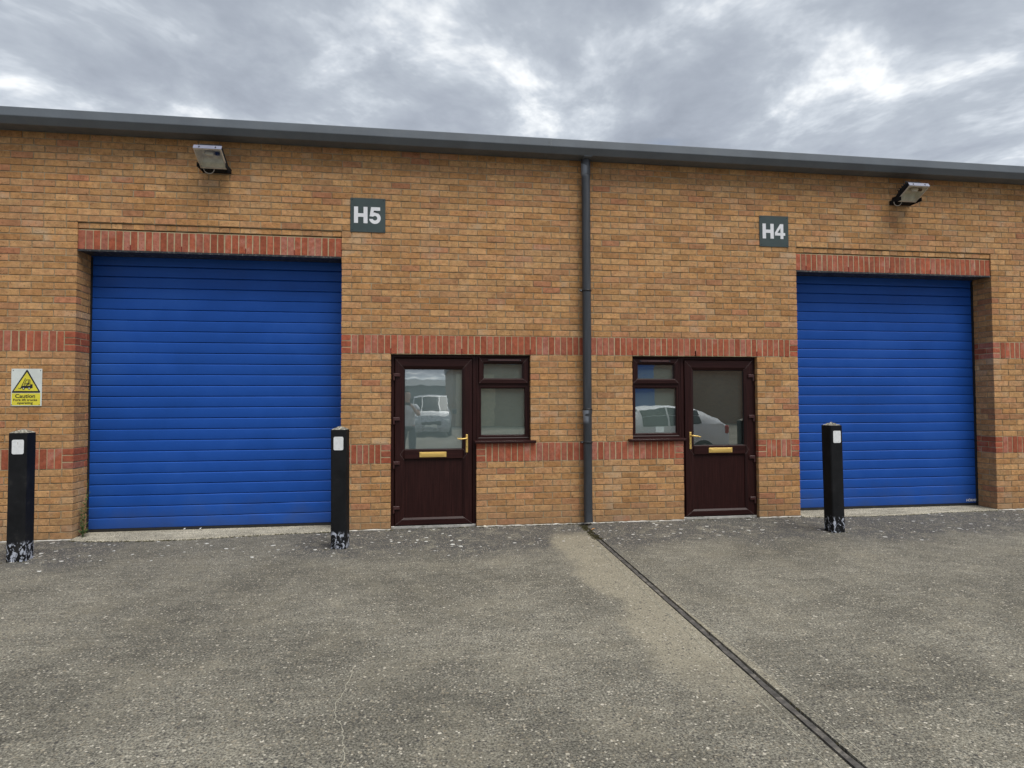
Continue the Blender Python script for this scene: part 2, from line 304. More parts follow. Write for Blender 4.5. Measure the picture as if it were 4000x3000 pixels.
# ------------------------------------------------------------------ mesh helpers
class MB:
    def __init__(s): s.v = []; s.f = []; s.m = []; s.r = []; s.r2 = []
    def add(s, vs, fs, mi=0, r=0.5, q=0.5):
        o = len(s.v); s.v += [tuple(v) for v in vs]
        for f in fs: s.f.append(tuple(i+o for i in f)); s.m.append(mi); s.r.append(r); s.r2.append(q)
        return s
    def box(s, x0, x1, y0, y1, z0, z1, mi=0):
        v = [(x, y, z) for z in (z0, z1) for y in (y0, y1) for x in (x0, x1)]
        return s.add(v, [(0, 2, 3, 1), (4, 5, 7, 6), (0, 1, 5, 4), (2, 6, 7, 3), (0, 4, 6, 2), (1, 3, 7, 5)], mi)
    def cbox(s, x0, x1, y0, y1, z0, z1, c=0.004, mi=0, r=0.5, q=0.5, jit=0.0):
        # chamfered box, 24 verts / 26 faces
        X, Y, Z = (x0, x1), (y0, y1), (z0, z1); vs = []; idx = {}
        for i in (0, 1):
            for j in (0, 1):
                for k in (0, 1):
                    dx = c if i == 0 else -c; dy = c if j == 0 else -c; dz = c if k == 0 else -c
                    for a, p in (('x', (X[i], Y[j]+dy, Z[k]+dz)), ('y', (X[i]+dx, Y[j], Z[k]+dz)), ('z', (X[i]+dx, Y[j]+dy, Z[k]))):
                        idx[(a, i, j, k)] = len(vs)
                        vs.append(tuple(t+(rng.uniform(-jit, jit) if jit else 0) for t in p))
        g = lambda a, i, j, k: idx[(a, i, j, k)]
        fs = []
        for i in (0, 1):
            q4 = [g('x', i, 0, 0), g('x', i, 0, 1), g('x', i, 1, 1), g('x', i, 1, 0)]; fs.append(q4 if i == 0 else q4[::-1])
            q4 = [g('y', 0, i, 0), g('y', 1, i, 0), g('y', 1, i, 1), g('y', 0, i, 1)]; fs.append(q4 if i == 0 else q4[::-1])
            q4 = [g('z', 0, 0, i), g('z', 0, 1, i), g('z', 1, 1, i), g('z', 1, 0, i)]; fs.append(q4 if i == 0 else q4[::-1])
        for a in (0, 1):
            for d in (0, 1):
                fs.append([g('y', 0, a, d), g('y', 1, a, d), g('z', 1, a, d), g('z', 0, a, d)][::1 if a == d else -1][::-1])
                fs.append([g('x', a, 0, d), g('x', a, 1, d), g('z', a, 1, d), g('z', a, 0, d)][::1 if a == d else -1])
                fs.append([g('x', a, d, 0), g('x', a, d, 1), g('y', a, d, 1), g('y', a, d, 0)][::1 if a == d else -1][::-1])
                for e in (0, 1): fs.append([g('x', a, d, e), g('y', a, d, e), g('z', a, d, e)])
        return s.add(vs, fs, mi, r, q)
    def tube(s, pts, rad, n=12, mi=0, cap=True):
        pts = [Vector(p) for p in pts]; rads = rad if isinstance(rad, (list, tuple)) else [rad]*len(pts); rings = []
        for i, p in enumerate(pts):
            t = (pts[min(i+1, len(pts)-1)]-pts[max(i-1, 0)]).normalized()
            a = t.orthogonal().normalized() if i == 0 else (a-t*a.dot(t)).normalized()
            b = t.cross(a); rings.append([p+(a*math.cos(2*math.pi*k/n)+b*math.sin(2*math.pi*k/n))*rads[i] for k in range(n)])
        vs = [v for r in rings for v in r]; fs = []
        for i in range(len(pts)-1):
            for k in range(n): fs.append((i*n+k, i*n+(k+1) % n, (i+1)*n+(k+1) % n, (i+1)*n+k))
        if cap: fs += [tuple(range(n))[::-1], tuple((len(pts)-1)*n+k for k in range(n))]
        return s.add(vs, fs, mi)
    def ext_x(s, prof, x0, x1, mi=0, closed=True, caps=True):
        n = len(prof); vs = [(x0, y, z) for y, z in prof]+[(x1, y, z) for y, z in prof]
        fs = [(i, (i+1) % n, (i+1) % n+n, i+n) for i in range(n if closed else n-1)]
        if caps and closed: fs += [tuple(range(n))[::-1], tuple(range(n, 2*n))]
        return s.add(vs, fs, mi)
    def poly_y(s, pts, y0, y1, mi=0):
        # polygon in XZ, front face at y0 (towards -Y), extruded to y1
        n = len(pts); a = sum(pts[i][0]*pts[(i+1) % n][1]-pts[(i+1) % n][0]*pts[i][1] for i in range(n))
        if a < 0: pts = pts[::-1]
        vs = [(x, y0, z) for x, z in pts]+[(x, y1, z) for x, z in pts]
        return s.add(vs, [tuple(range(n)), tuple(range(2*n-1, n-1, -1))]+[(i, i+n, (i+1) % n+n, (i+1) % n) for i in range(n)], mi)
    def ring(s, o, i, y0, yb, cham=0.014, mis=(0, 1), weld=None):
        # mitred frame: o, i = (x0,x1,z0,z1) outer and inner rectangles
        prof = [(0.0, yb), (0.0, y0+0.005), (0.06, y0), (0.72, y0), (0.97, y0+cham), (1.0, yb)]
        oc = [(o[0], o[2]), (o[1], o[2]), (o[1], o[3]), (o[0], o[3])]; ic = [(i[0], i[2]), (i[1], i[2]), (i[1], i[3]), (i[0], i[3])]
        vs = []
        for k in range(4):
            for t, y in prof: vs.append((oc[k][0]*(1-t)+ic[k][0]*t, y, oc[k][1]*(1-t)+ic[k][1]*t))
        n = len(prof)
        for k in range(4):
            l = (k+1) % 4; mi = mis[0] if k in (0, 2) else mis[1]
            s.add([vs[k*n+j] for j in range(n)]+[vs[l*n+j] for j in range(n)], [(j+1, j, j+n, j+n+1) for j in range(n-1)], mi)
        if weld is not None:
            for k in range(4):
                p = [vs[k*n+j] for j in range(2, 5)]
                s.tube([(a[0], a[1]+0.0004, a[2]) for a in p], 0.0014, 5, weld)
        return s
    def build(s, name, mats, parent=None, loc=(0, 0, 0), smooth=False, rot=None, attr=False):
        me = bpy.data.meshes.new(name); L = Vector(loc)
        me.from_pydata([tuple(Vector(v)-L) for v in s.v], [], s.f)
        if isinstance(mats, str): mats = [mats]
        for k in mats: me.materials.append(M[k])
        me.polygons.foreach_set('material_index', s.m)
        if attr:
            for nm, d in (('rnd', s.r), ('rnd2', s.r2)):
                a = me.attributes.new(nm, 'FLOAT', 'FACE'); a.data.foreach_set('value', d)
        me.update()
        if smooth:
            bm = bmesh.new(); bm.from_mesh(me)
            for f in bm.faces: f.smooth = True
            lim = R(smooth if smooth is not True else 40)
            for e in bm.edges:
                if len(e.link_faces) == 2 and e.calc_face_angle(0) > lim: e.smooth = False
            bm.to_mesh(me); bm.free()
        o = bpy.data.objects.new(name, me); COL.objects.link(o); o.location = L
        if rot: o.rotation_euler = rot
        if parent: attach(o, parent)
        return o
def world_of(o):
    m = o.matrix_basis.copy(); p = o.parent
    while p: m = p.matrix_basis @ m; p = p.parent
    return m
def attach(o, parent):      # keeps world placement: parents here are only translated
    o.parent = parent; o.location = Vector(o.location)-world_of(parent).translation
def empty(name, loc, label=None, cat=None, group=None, parent=None):
    o = bpy.data.objects.new(name, None); COL.objects.link(o); o.location = loc; o.empty_display_size = 0.2
    if parent: attach(o, parent)
    if label: tag(o, label, cat, group)
    return o
def tag(o, label=None, cat=None, group=None, kind=None):
    for k, v in (('label', label), ('category', cat), ('group', group), ('kind', kind)):
        if v: o[k] = v
    return o
def text(name, s, size, cx_, zbase, y, mt, parent, bold=0.0, width=None, depth=0.0005):
    cu = bpy.data.curves.new(name, 'FONT'); cu.body = s; cu.size = size; cu.align_x = 'CENTER'; cu.offset = bold; cu.extrude = depth
    t = bpy.data.objects.new('tmp', cu); COL.objects.link(t); bpy.context.view_layer.update()
    me = bpy.data.meshes.new_from_object(t.evaluated_get(bpy.context.evaluated_depsgraph_get())); bpy.data.objects.remove(t); bpy.data.curves.remove(cu)
    me.name = name
    xs = [v.co.x for v in me.vertices]; k = (width/(max(xs)-min(xs))) if width else 1.0; mx = (max(xs)+min(xs))/2
    for v in me.vertices: v.co = Vector(((v.co.x-mx)*k, -v.co.z, v.co.y))
    me.materials.clear(); me.materials.append(M[mt])
    o = bpy.data.objects.new(name, me); COL.objects.link(o); o.location = (cx_, y, zbase)
    if parent: attach(o, parent)
    return o

# ------------------------------------------------------------------ ground
XE0, XE1 = -6.5, 12.5
JX = lambda y: 2.822+0.029*y         # line of the expansion joint, almost square to the wall
g = MB(); g.add([(-900, -900, -0.045), (900, -900, -0.045), (900, 900, -0.045), (-900, 900, -0.045)], [(0, 1, 2, 3)])
tag(g.build('ground', 'far_ground'), kind='structure')
def slab(xl, xr, name):
    b = MB(); ys = [-34, -12, -6, -3, -1, 0.36]
    top = [(xl(y), y, 0.0) for y in ys]+[(xr(y), y, 0.0) for y in ys]; n = len(ys)
    ch = 0.006; bot = [(p[0], p[1], -0.05) for p in top]
    b.add(top+bot, [(i, i+n, i+n+1, i+1) for i in range(n-1)]+[(i+2*n, i, i+1, i+1+2*n) for i in range(n-1)]+[(i+n, i+3*n, i+3*n+1, i+n+1) for i in range(n-1)]+[(0, 2*n, 3*n, n), (n-1, 2*n-1, 4*n-1, 3*n-1)])
    return tag(b.build(name, 'concrete'), kind='structure')
slabL = slab(lambda y: -30.0, lambda y: JX(y)-0.031, 'pavement')
slabR = slab(lambda y: JX(y)+0.031, lambda y: 36.0, 'pavement')
# sunk sealant in the joint with its torn edges, and the trowelled margins
b = MB(); N = 240; rows = []
for i in range(N+1):
    y = 0.0-34*(i/N)**1.9; x = JX(y)
    a = 0.0185+rng.uniform(-0.004, 0.004); c_ = 0.0225+rng.uniform(-0.004, 0.003); zt = -0.005+rng.uniform(-0.002, 0.002)
    rows.append([(x-0.033, y, -0.03), (x-a, y, -0.028), (x-a+0.004, y, zt), (x+c_-0.004, y, zt+rng.uniform(-0.002, 0.002)), (x+c_, y, -0.028), (x+0.033, y, -0.03)])
vs = [p for r in rows for p in r]
b.add(vs, [(i*6+j, i*6+j+1, (i+1)*6+j+1, (i+1)*6+j) for i in range(N) for j in range(5)])
tag(b.build('expansion_joint', 'sealant'), kind='structure')
for off, sl_ in ((-0.105, slabL), (-0.115, slabL), (0.082, slabR)):
    b = MB(); pts = []
    for i in range(90):
        y = -1.2-0.06*i; pts.append((JX(y)+off+rng.uniform(-0.002, 0.002), y, rng.uniform(-0.0006, 0.0016)))
    b.tube(pts, [0.0018+rng.uniform(-0.001, 0.0008) for _ in pts], 6)
    b.build('trowel_ridge', 'crack_filler', sl_)
b = MB(); cr = [(0.567, -3.70), (0.553, -3.962), (0.526, -4.138), (0.549, -4.261), (0.587, -4.318), (0.613, -4.474), (0.63, -4.63), (0.60, -4.9)]; pts = []
for i in range(len(cr)-1):
    for k in range(6):
        t = k/6; pts.append((cr[i][0]*(1-t)+cr[i+1][0]*t+rng.uniform(-.006, .006), cr[i][1]*(1-t)+cr[i+1][1]*t, 0.0))
b.tube(pts, [0.0012+rng.random()*0.0012 for _ in pts], 5); b.build('crack', 'crack_filler', slabL)

# ------------------------------------------------------------------ building
B = empty('industrial_building', (2.85, 5, 0), 'long single storey buff brick industrial building with two blue shutters and brown doors', 'building')
S5, S4 = (-2.81, 0.0), (5.70, 8.56)
D5, W5 = (0.5625, 1.560), (1.560, 2.2125)
K = 5.70
D4, W4 = (K-D5[1], K-D5[0]), (K-W5[1], K-W5[0])
ZB1, ZB1T, ZB2, ZB2T, ZL, ZLT, ZTOP = 0.76, 0.985, 2.035, 2.26, 3.16, 3.46, 4.435
MIDJ = 2.895
def openings(z):
    o = []
    if z < ZLT: o += [S5, S4]
    if z < ZB2: o += [D5, D4]
    if ZB1T <= z < ZB2: o += [W5, W4]
    return o
def solids(z):
    xs = [(XE0, XE1)]
    for a, c in sorted(openings(z)):
        n = []
        for p, q in xs:
            if c <= p or a >= q: n.append((p, q)); continue
            if a > p: n.append((p, a))
            if c < q: n.append((c, q))
        xs = n
    out = []
    for p, q in sorted(xs):
        if out and abs(out[-1][1]-p) < 1e-6: out[-1] = (out[-1][0], q)
        else: out.append((p, q))
    return out
core = MB()
for z0, z1, mi in ((-0.12, ZB1, 0), (ZB1, ZB1T, 1), (ZB1T, ZB2, 0), (ZB2, ZB2T, 1), (ZB2T, ZLT, 0), (ZLT, ZTOP+0.02, 0)):
    for a, c in solids((z0+z1)/2):
        core.box(a+(0 if a == XE0 else 0.005), c-(0 if c == XE1 else 0.005), 0.0032 if mi else 0.0055, 0.285, z0, z1, mi)
for a, c in (S5, S4): core.box(a, c, 0.0205, 0.285, ZL+0.004, ZL+0.222, 1); core.box(a, c, 0.017, 0.285, ZL+0.234, ZL+0.294); core.box(a, c, 0.05, 0.285, ZL+0.222, ZL+0.234); core.box(a, c, 0.05, 0.285, ZL+0.294, ZLT-0.001)
WALL = core.build('wall', ['mortar', 'pale_mortar'], B)

bricks = []     # (x0,x1,y0,y1,z0,z1,kind)
J = 0.005
def face(x0, x1, z0, z1, kind, y0=0.0, y1=0.07): bricks.append((x0+J, x1-J, y0, y1, z0+J, z1-J, kind))
def is_jamb(x): return any(abs(x-e) < 1e-6 for e in S5+S4)
def course(z0, a, c, anchor, par, kind='buff'):
    # stretcher bond between a and c; joints at anchor + half-brick by parity
    off = 0.1125 if par else 0.0
    k = math.floor((a-anchor-off)/0.225)-1; xs = [a]
    while True:
        x = anchor+off+0.225*k; k += 1
        if x >= c-1e-6: break
        if x > a+1e-6: xs.append(x)
    xs.append(c)
    i = 1
    while i < len(xs)-1:
        if xs[i]-xs[i-1] < 0.045 or xs[i+1]-xs[i] < 0.045: xs.pop(i)
        else: i += 1
    for i in range(len(xs)-1):
        x0, x1 = xs[i], xs[i+1]; y1 = 0.07
        lj, rj = is_jamb(x0) and z0 < ZLT-0.001, is_jamb(x1) and z0 < ZLT-0.001
        if lj or rj or abs(x0-a) < 1e-6 or abs(x1-c) < 1e-6: y1 = 0.1025
        if (lj or rj) and x1-x0 < 0.15: y1 = 0.215
        bx0 = x0+(0 if lj else J); bx1 = x1-(0 if rj else J)
        if abs(x0-a) < 1e-6 and a != XE0: bx0 = x0
        if abs(x1-c) < 1e-6 and c != XE1: bx1 = x1
        bricks.append((bx0, bx1, 0, y1, z0+J, z0+0.075-J, kind))
        if lj or rj:
            ys = y1+0.010
            if lj: bricks.append((x0, x0+0.1025, ys, 0.285, z0+J, z0+0.075-J, kind))
            else: bricks.append((x1-0.1025, x1, ys, 0.285, z0+J, z0+0.075-J, kind))
def split(a, c):
    return [(a, MIDJ), (MIDJ, c)] if a < MIDJ-0.2 and c > MIDJ+0.2 else [(a, c)]
def anchor_of(a, c, z):
    if a == XE0 and c <= S5[0]+1e-6: return S5[0]
    if c == XE1 and a >= S4[1]-1e-6: return S4[1]
    if z < ZB2 and abs(a-W5[1]) < 1e-6: return W5[1]
    if z < ZB2 and abs(c-W4[0]) < 1e-6: return W4[0]
    return 0.0 if (a+c)/2 < MIDJ else S4[0]
zs = []
z = ZB1
while z > -0.1: z -= 0.075; zs.append(z)
zs += [ZB1T+0.075*i for i in range(14)]+[ZB2T+0.075*i for i in range(int(round((ZTOP-ZB2T)/0.075)))]
for z0 in zs:
    par = int(round((z0-ZB1)/0.075)) % 2
    for a, c in solids(z0+0.03):
        for p, q in split(a, c): course(z0, p, q, anchor_of(p, q, z0), par)
weeps = []
def band(z0, a, c, ql, qr):
    x = a
    if ql:
        for i in range(3):
            jam = is_jamb(a); long = i % 2 == 0
            bricks.append((a, a+0.1025+J, 0, 0.215 if (jam and long) else 0.1025, z0+0.075*i+J, z0+0.075*(i+1)-J, 'red'))
            if jam: bricks.append((a, a+0.1025, (0.225 if long else 0.1125), 0.285, z0+0.075*i+J, z0+0.075*(i+1)-J, 'red'))
        x = a+0.1125
    e = c-0.1125 if qr else c
    n = max(1, round((e-x)/0.075)); st = (e-x)/n
    for i in range(n): face(x+st*i, x+st*(i+1), z0, z0+0.225, 'soldier')
    if qr:
        for i in range(3):
            jam = is_jamb(c); long = i % 2 == 0
            bricks.append((c-0.1025-J, c, 0, 0.215 if (jam and long) else 0.1025, z0+0.075*i+J, z0+0.075*(i+1)-J, 'red'))
            if jam: bricks.append((c-0.1025, c, (0.225 if long else 0.1125), 0.285, z0+0.075*i+J, z0+0.075*(i+1)-J, 'red'))
for a, c in solids(ZB1+0.05): band(ZB1, a, c, a != XE0, c != XE1)
for a, c in solids(ZB2+0.05): band(ZB2, a, c, a != XE0, c != XE1)
for x in (0.5625, 1.3875, 2.2125): weeps += [(x, ZB2, 0.0), (K-x, ZB2, 0.0)]
weeps.append((4.3125, ZB2, 0.0))
for (a, c), wp in ((S5, (0.0, 7, 14, 23, 30, 37)), (S4, (1.8, 9.8, 17.8, 25.8, 34.8))):
    n = 37 if a < 0 else 38; st = (c-a)/n
    for i in range(n): bricks.append((a+st*i+(J if i else 0), a+st*(i+1)-(J if i < n-1 else 0), 0.018, 0.08, ZL+0.003, ZL+0.215, 'soldier'))
    for k in wp: weeps.append((a+st*min(n, round(k)), ZL-0.003, 0.018))
    x = a; i = 0
    while x < c-0.03:
        x1 = min(c, x+0.1125)
        if c-x1 < 0.05: x1 = c
        bricks.append((x+0.003, x1-0.003, 0.013, 0.08, ZL+0.236, ZL+0.293, 'buff')); x = x1

def brick_rnd(kind):
    r = rng.random()
    return (r*0.86 if rng.random() < 0.95 else 0.84+0.16*rng.random()) if kind == 'buff' else r
# on-screen area decides which bricks become individual parts
big_list = []; rest = []
for bk in bricks:
    x0, x1, y0, y1, z0, z1, kind = bk
    p = [proj((x, y0, z)) for x, z in ((x0, z0), (x1, z0), (x1, z1), (x0, z1))]
    ar = abs(sum(p[i][0]*p[(i+1) % 4][1]-p[(i+1) % 4][0]*p[i][1] for i in range(4)))/2
    cx_ = sum(q[0] for q in p)/4; cy_ = sum(q[1] for q in p)/4
    vis = y0 < 0.05 and 0.004 < min(q[0] for q in p) and max(q[0] for q in p) < 0.996 and 0 < cy_ < 0.75
    # behind bollards, downpipe or boards the photo shows nothing of them
    hid = (abs(cx_-0.020) < 0.016 and cy_ > 0.40) or (abs(cx_-0.331) < 0.012 and cy_ > 0.40) or (abs(cx_-0.026) < 0.02 and 0.35 < cy_ < 0.40) or z0 < 0.0
    big_list.append((ar if vis and not hid else 0, bk))
buff = sorted([t for t in big_list if t[1][6] == 'buff'], key=lambda t: -t[0])
red = sorted([t for t in big_list if t[1][6] != 'buff'], key=lambda t: -t[0])
def jitter(bk):
    x0, x1, y0, y1, z0, z1, kind = bk
    dy = rng.uniform(-0.0016, 0.0016); dz = rng.uniform(-0.0012, 0.0012); e = rng.uniform(-0.0012, 0.0012); ex = rng.uniform(-0.0016, 0.0016)
    return (x0-ex, x1+ex, y0+dy, y1, z0+dz-e, z1+dz+e)
for lst, nm, mt in ((buff, 'brick', 'buff_brick'), (red, 'red_brick', 'red_brick')):
    stuff = MB(); n = 0
    for ar, bk in lst:
        v = jitter(bk); r = brick_rnd(bk[6]); q = rng.random()
        if ar > 0 and n < 298:
            n += 1; o = MB(); o.cbox(*v, 0.0028, 0, r, q, 0.0011)
            o.build(nm if bk[6] != 'soldier' else 'soldier_brick', mt, WALL, loc=((v[0]+v[1])/2, v[2], v[4]), attr=True)
        else: stuff.cbox(*v, 0.0028, 0, r, q, 0.0011)
    tag(stuff.build('small_brick' if nm == 'brick' else 'small_red_brick', mt, WALL, attr=True), kind='stuff')
for x, z, y in weeps:
    b = MB(); b.cbox(x-0.0055, x+0.0055, y-0.0015, y+0.02, z+0.003, z+0.068, 0.001); b.build('weep_vent', 'weep_plastic', WALL, loc=(x, y, z))
for a, c in (S5, S4):
    b = MB(); b.cbox(a+0.002, c-0.002, 0.006, 0.284, ZL-0.011, ZL+0.0015, 0.0015); b.cbox(a+0.002, c-0.002, 0.005, 0.012, ZL-0.020, ZL-0.0115, 0.001)
    b.build('lintel_angle', 'black_steel', B, loc=((a+c)/2, 0.1, ZL))
# white bead along the foot of the wall
for a, c in solids(0.3):
    b = MB(); n = max(2, int((c-a)/0.05)); pts = []
    for i in range(n+1): pts.append((a+(c-a)*i/n, -0.004+rng.uniform(-0.004, 0.003), 0.001+rng.uniform(-0.003, 0.003)))
    b.tube(pts, [0.009+rng.uniform(-0.003, 0.003) for _ in pts], 8); b.build('foot_sealant', 'white_sealant', B, smooth=60, loc=(a, 0, 0))
# rest of the shell
b = MB(); b.box(XE0, XE1, 11.7, 12.0, -0.05, 4.4); b.build('rear_wall', 'far_brick', B)
for x in (XE0, XE1-0.25): b = MB(); b.box(x, x+0.25, 0.29, 11.69, -0.05, 4.4); b.build('side_wall', 'far_brick', B)
b = MB(); b.ext_x([(-0.13, 4.56), (5.9, 5.3), (12.1, 4.56), (12.1, 4.48), (5.9, 5.2), (-0.13, 4.48)], XE0, XE1); b.build('roof', 'roof_grey', B)
# gutter: boxed eaves section in two lengths with a riveted strap
prof = [(0.02, 4.437), (-0.188, 4.425), (-0.194, 4.428), (-0.246, 4.489), (-0.248, 4.496), (-0.248, 4.580), (-0.243, 4.586), (-0.222, 4.586), (-0.222, 4.578), (-0.238, 4.575), (-0.238, 4.500), (-0.190, 4.440), (-0.12, 4.445), (-0.11, 4.55), (0.02, 4.55)]
G = MB()
G.ext_x(prof, XE0-0.1, 2.412); G.ext_x(prof, 2.415, XE1+0.1)
GUT = G.build('gutter', 'gutter_grey', B, loc=(2.85, -0.1, 4.43))
b = MB(); b.ext_x([(-0.190, 4.4230), (-0.1965, 4.4265), (-0.2490, 4.4880), (-0.2505, 4.496), (-0.2505, 4.582), (-0.2490, 4.582), (-0.2490, 4.497), (-0.2475, 4.4905), (-0.1955, 4.4290)], 2.412, 2.435); b.build('joint_strap', 'gutter_grey', GUT)
for x in (2.405, 2.428):
    for z in (4.51, 4.535, 4.56):
        b = MB(); b.tube([(x, -0.2525, z), (x, -0.249, z)], [0.002, 0.0035], 8); b.build('rivet', 'aluminium', GUT)
b = MB(); b.cbox(MIDJ-0.05, MIDJ+0.05, -0.19, -0.02, 4.415, 4.432, 0.004); b.build('outlet', 'gutter_grey', GUT)
# downpipe
px = 2.893
b = MB(); b.tube([(px, -0.078, 4.42), (px, -0.078, 4.30), (px, -0.078, 3.0), (px, -0.078, 1.372)], 0.0525, 28)
DP = b.build('downpipe', 'pipe_grey', B, smooth=True, loc=(px, -0.078, 2))
b = MB(); b.tube([(px, -0.078, 1.376), (px, -0.078, 1.36), (px, -0.078, 1.335), (px, -0.078, 1.31), (px, -0.078, 0.25), (px, -0.080, 0.15), (px, -0.088, 0.08), (px, -0.098, 0.028)], [0.0575, 0.0580, 0.0575, 0.0525, 0.0525, 0.0525, 0.0525, 0.0525], 28, cap=True); b.build('lower_pipe', 'pipe_grey', DP, smooth=True)
b = MB(); b.tube([(px, -0.078, 4.415), (px, -0.078, 4.36), (px, -0.078, 4.23), (px, -0.078, 4.222)], [0.057, 0.057, 0.057, 0.0535], 28); b.build('pipe_socket', 'pipe_grey', DP, smooth=True)
def torus(cx_, cy_, cz_, R_, r_, n=28, m_=8, mi=0, mb=None):
    mb = mb or MB(); vs = []
    for i in range(n):
        a = 2*math.pi*i/n
        for j in range(m_):
            c = 2*math.pi*j/m_; vs.append((cx_+(R_+r_*math.cos(c))*math.cos(a), cy_+(R_+r_*math.cos(c))*math.sin(a), cz_+r_*1.6*math.sin(c)))
    return mb.add(vs, [(i*m_+j, ((i+1) % n)*m_+j, ((i+1) % n)*m_+(j+1) % m_, i*m_+(j+1) % m_) for i in range(n) for j in range(m_)], mi)
torus(px, -0.078, 1.379, 0.056, 0.006).build('pipe_collar', 'clip_black', DP, smooth=60)
for z in (0.985, 2.815):
    b = torus(px, -0.078, z, 0.0545, 0.007)
    b.cbox(px-0.088, px-0.05, -0.088, -0.068, z-0.013, z+0.013, 0.004); b.cbox(px-0.04, px+0.04, -0.03, 0.001, z-0.012, z+0.012, 0.002)
    b.tube([(px-0.072, -0.092, z), (px-0.072, -0.087, z)], 0.006, 10, 1)
    b.build('pipe_clip', ['clip_black', 'chrome'], DP)

# roller shutters
def shutter(a, c, dents):
    x0, x1 = a-0.05, c+0.05; yf = 0.315
    e = empty('roller_shutter', ((a+c)/2, yf, 0), parent=B)
    k = 0; z = 0.0472; nx = 14
    while z < 3.30:
        h = 0.1253
        pr = [(yf+0.030, z+0.0015), (yf+0.010, z+0.0015), (yf+0.001, z+0.0025), (yf, z+0.005), (yf, z+h-0.015), (yf+0.0015, z+h-0.012), (yf+0.0085, z+h-0.004), (yf+0.030, z+h-0.0035)]
        n = len(pr); b = MB(); vs = []; js = rng.uniform(-0.0006, 0.0006)
        for i in range(nx+1):
            x = x0+(x1-x0)*i/nx
            wob = 0.0012*math.sin(x*2.1+k*0.7)+0.0007*math.sin(x*5.3-k)+js
            for (dx, dk, amp) in dents:
                if k == dk: wob += amp*math.exp(-((x-dx)/0.22)**2)
            for (y, zz_) in pr: vs.append((x, y+wob, zz_))
        b.add(vs, [(i*n+j, (i+1)*n+j, (i+1)*n+j+1, i*n+j+1) for i in range(nx) for j in range(n-1)])
        b.build('slat', 'blue_paint', e, loc=((a+c)/2, yf, z), smooth=25)
        z += h; k += 1
    b = MB(); b.cbox(x0, x1, yf+0.002, yf+0.035, 0.014, 0.0455, 0.004); b.build('bottom_seal', 'black_rubber', e, loc=((a+c)/2, yf, 0.03))
    for gx in (a-0.004, c+0.004):
        s_ = -1 if gx < (a+c)/2 else 1
        b = MB(); b.box(min(gx, gx-s_*0.012), max(gx, gx-s_*0.012), 0.288, 0.314, 0.01, ZL-0.02); b.build('side_seal', 'black_rubber', e, loc=(gx, 0.29, 1))
    b = MB(); b.box(x0-0.1, x1+0.1, 0.385, 0.40, 0.0, 3.35); b.build('backing_panel', 'trim_black', e)
    return e
SH5 = shutter(*S5, [(-0.9, 1, 0.006), (-0.55, 1, -0.004), (-1.3, 3, 0.003)])
SH4 = shutter(*S4, [(7.9, 2, 0.003)])
text('maker_mark', 'H\u00d6RMANN', 0.045, 8.517, 0.071, 0.3125, 'sign_white', SH4, bold=0.0012, width=0.235)
# concrete thresholds under the shutters
for a, c, amp in ((*S5, 0.15), (*S4, 0.09)):
    b = MB(); n = 60; vs = []
    for i in range(n+1):
        t = i/n; x = a-0.0+(c-a)*t; yf = -0.03-amp*math.sin(math.pi*min(1, t*1.25)**0.8 if t < 0.8 else math.pi)*1.0-0.015*math.sin(t*17)-rng.uniform(0, 0.006)
        zt = 0.012+rng.uniform(-0.001, 0.001)
        vs += [(x, yf-0.006, -0.01), (x, yf, zt-0.004), (x, yf+0.012, zt), (x, 0.38, zt+0.002)]
    b.add(vs, [(i*4+j, (i+1)*4+j, (i+1)*4+j+1, i*4+j+1) for i in range(n) for j in range(3)])
    b.build('threshold', 'pale_concrete', B, loc=((a+c)/2, 0.1, 0))

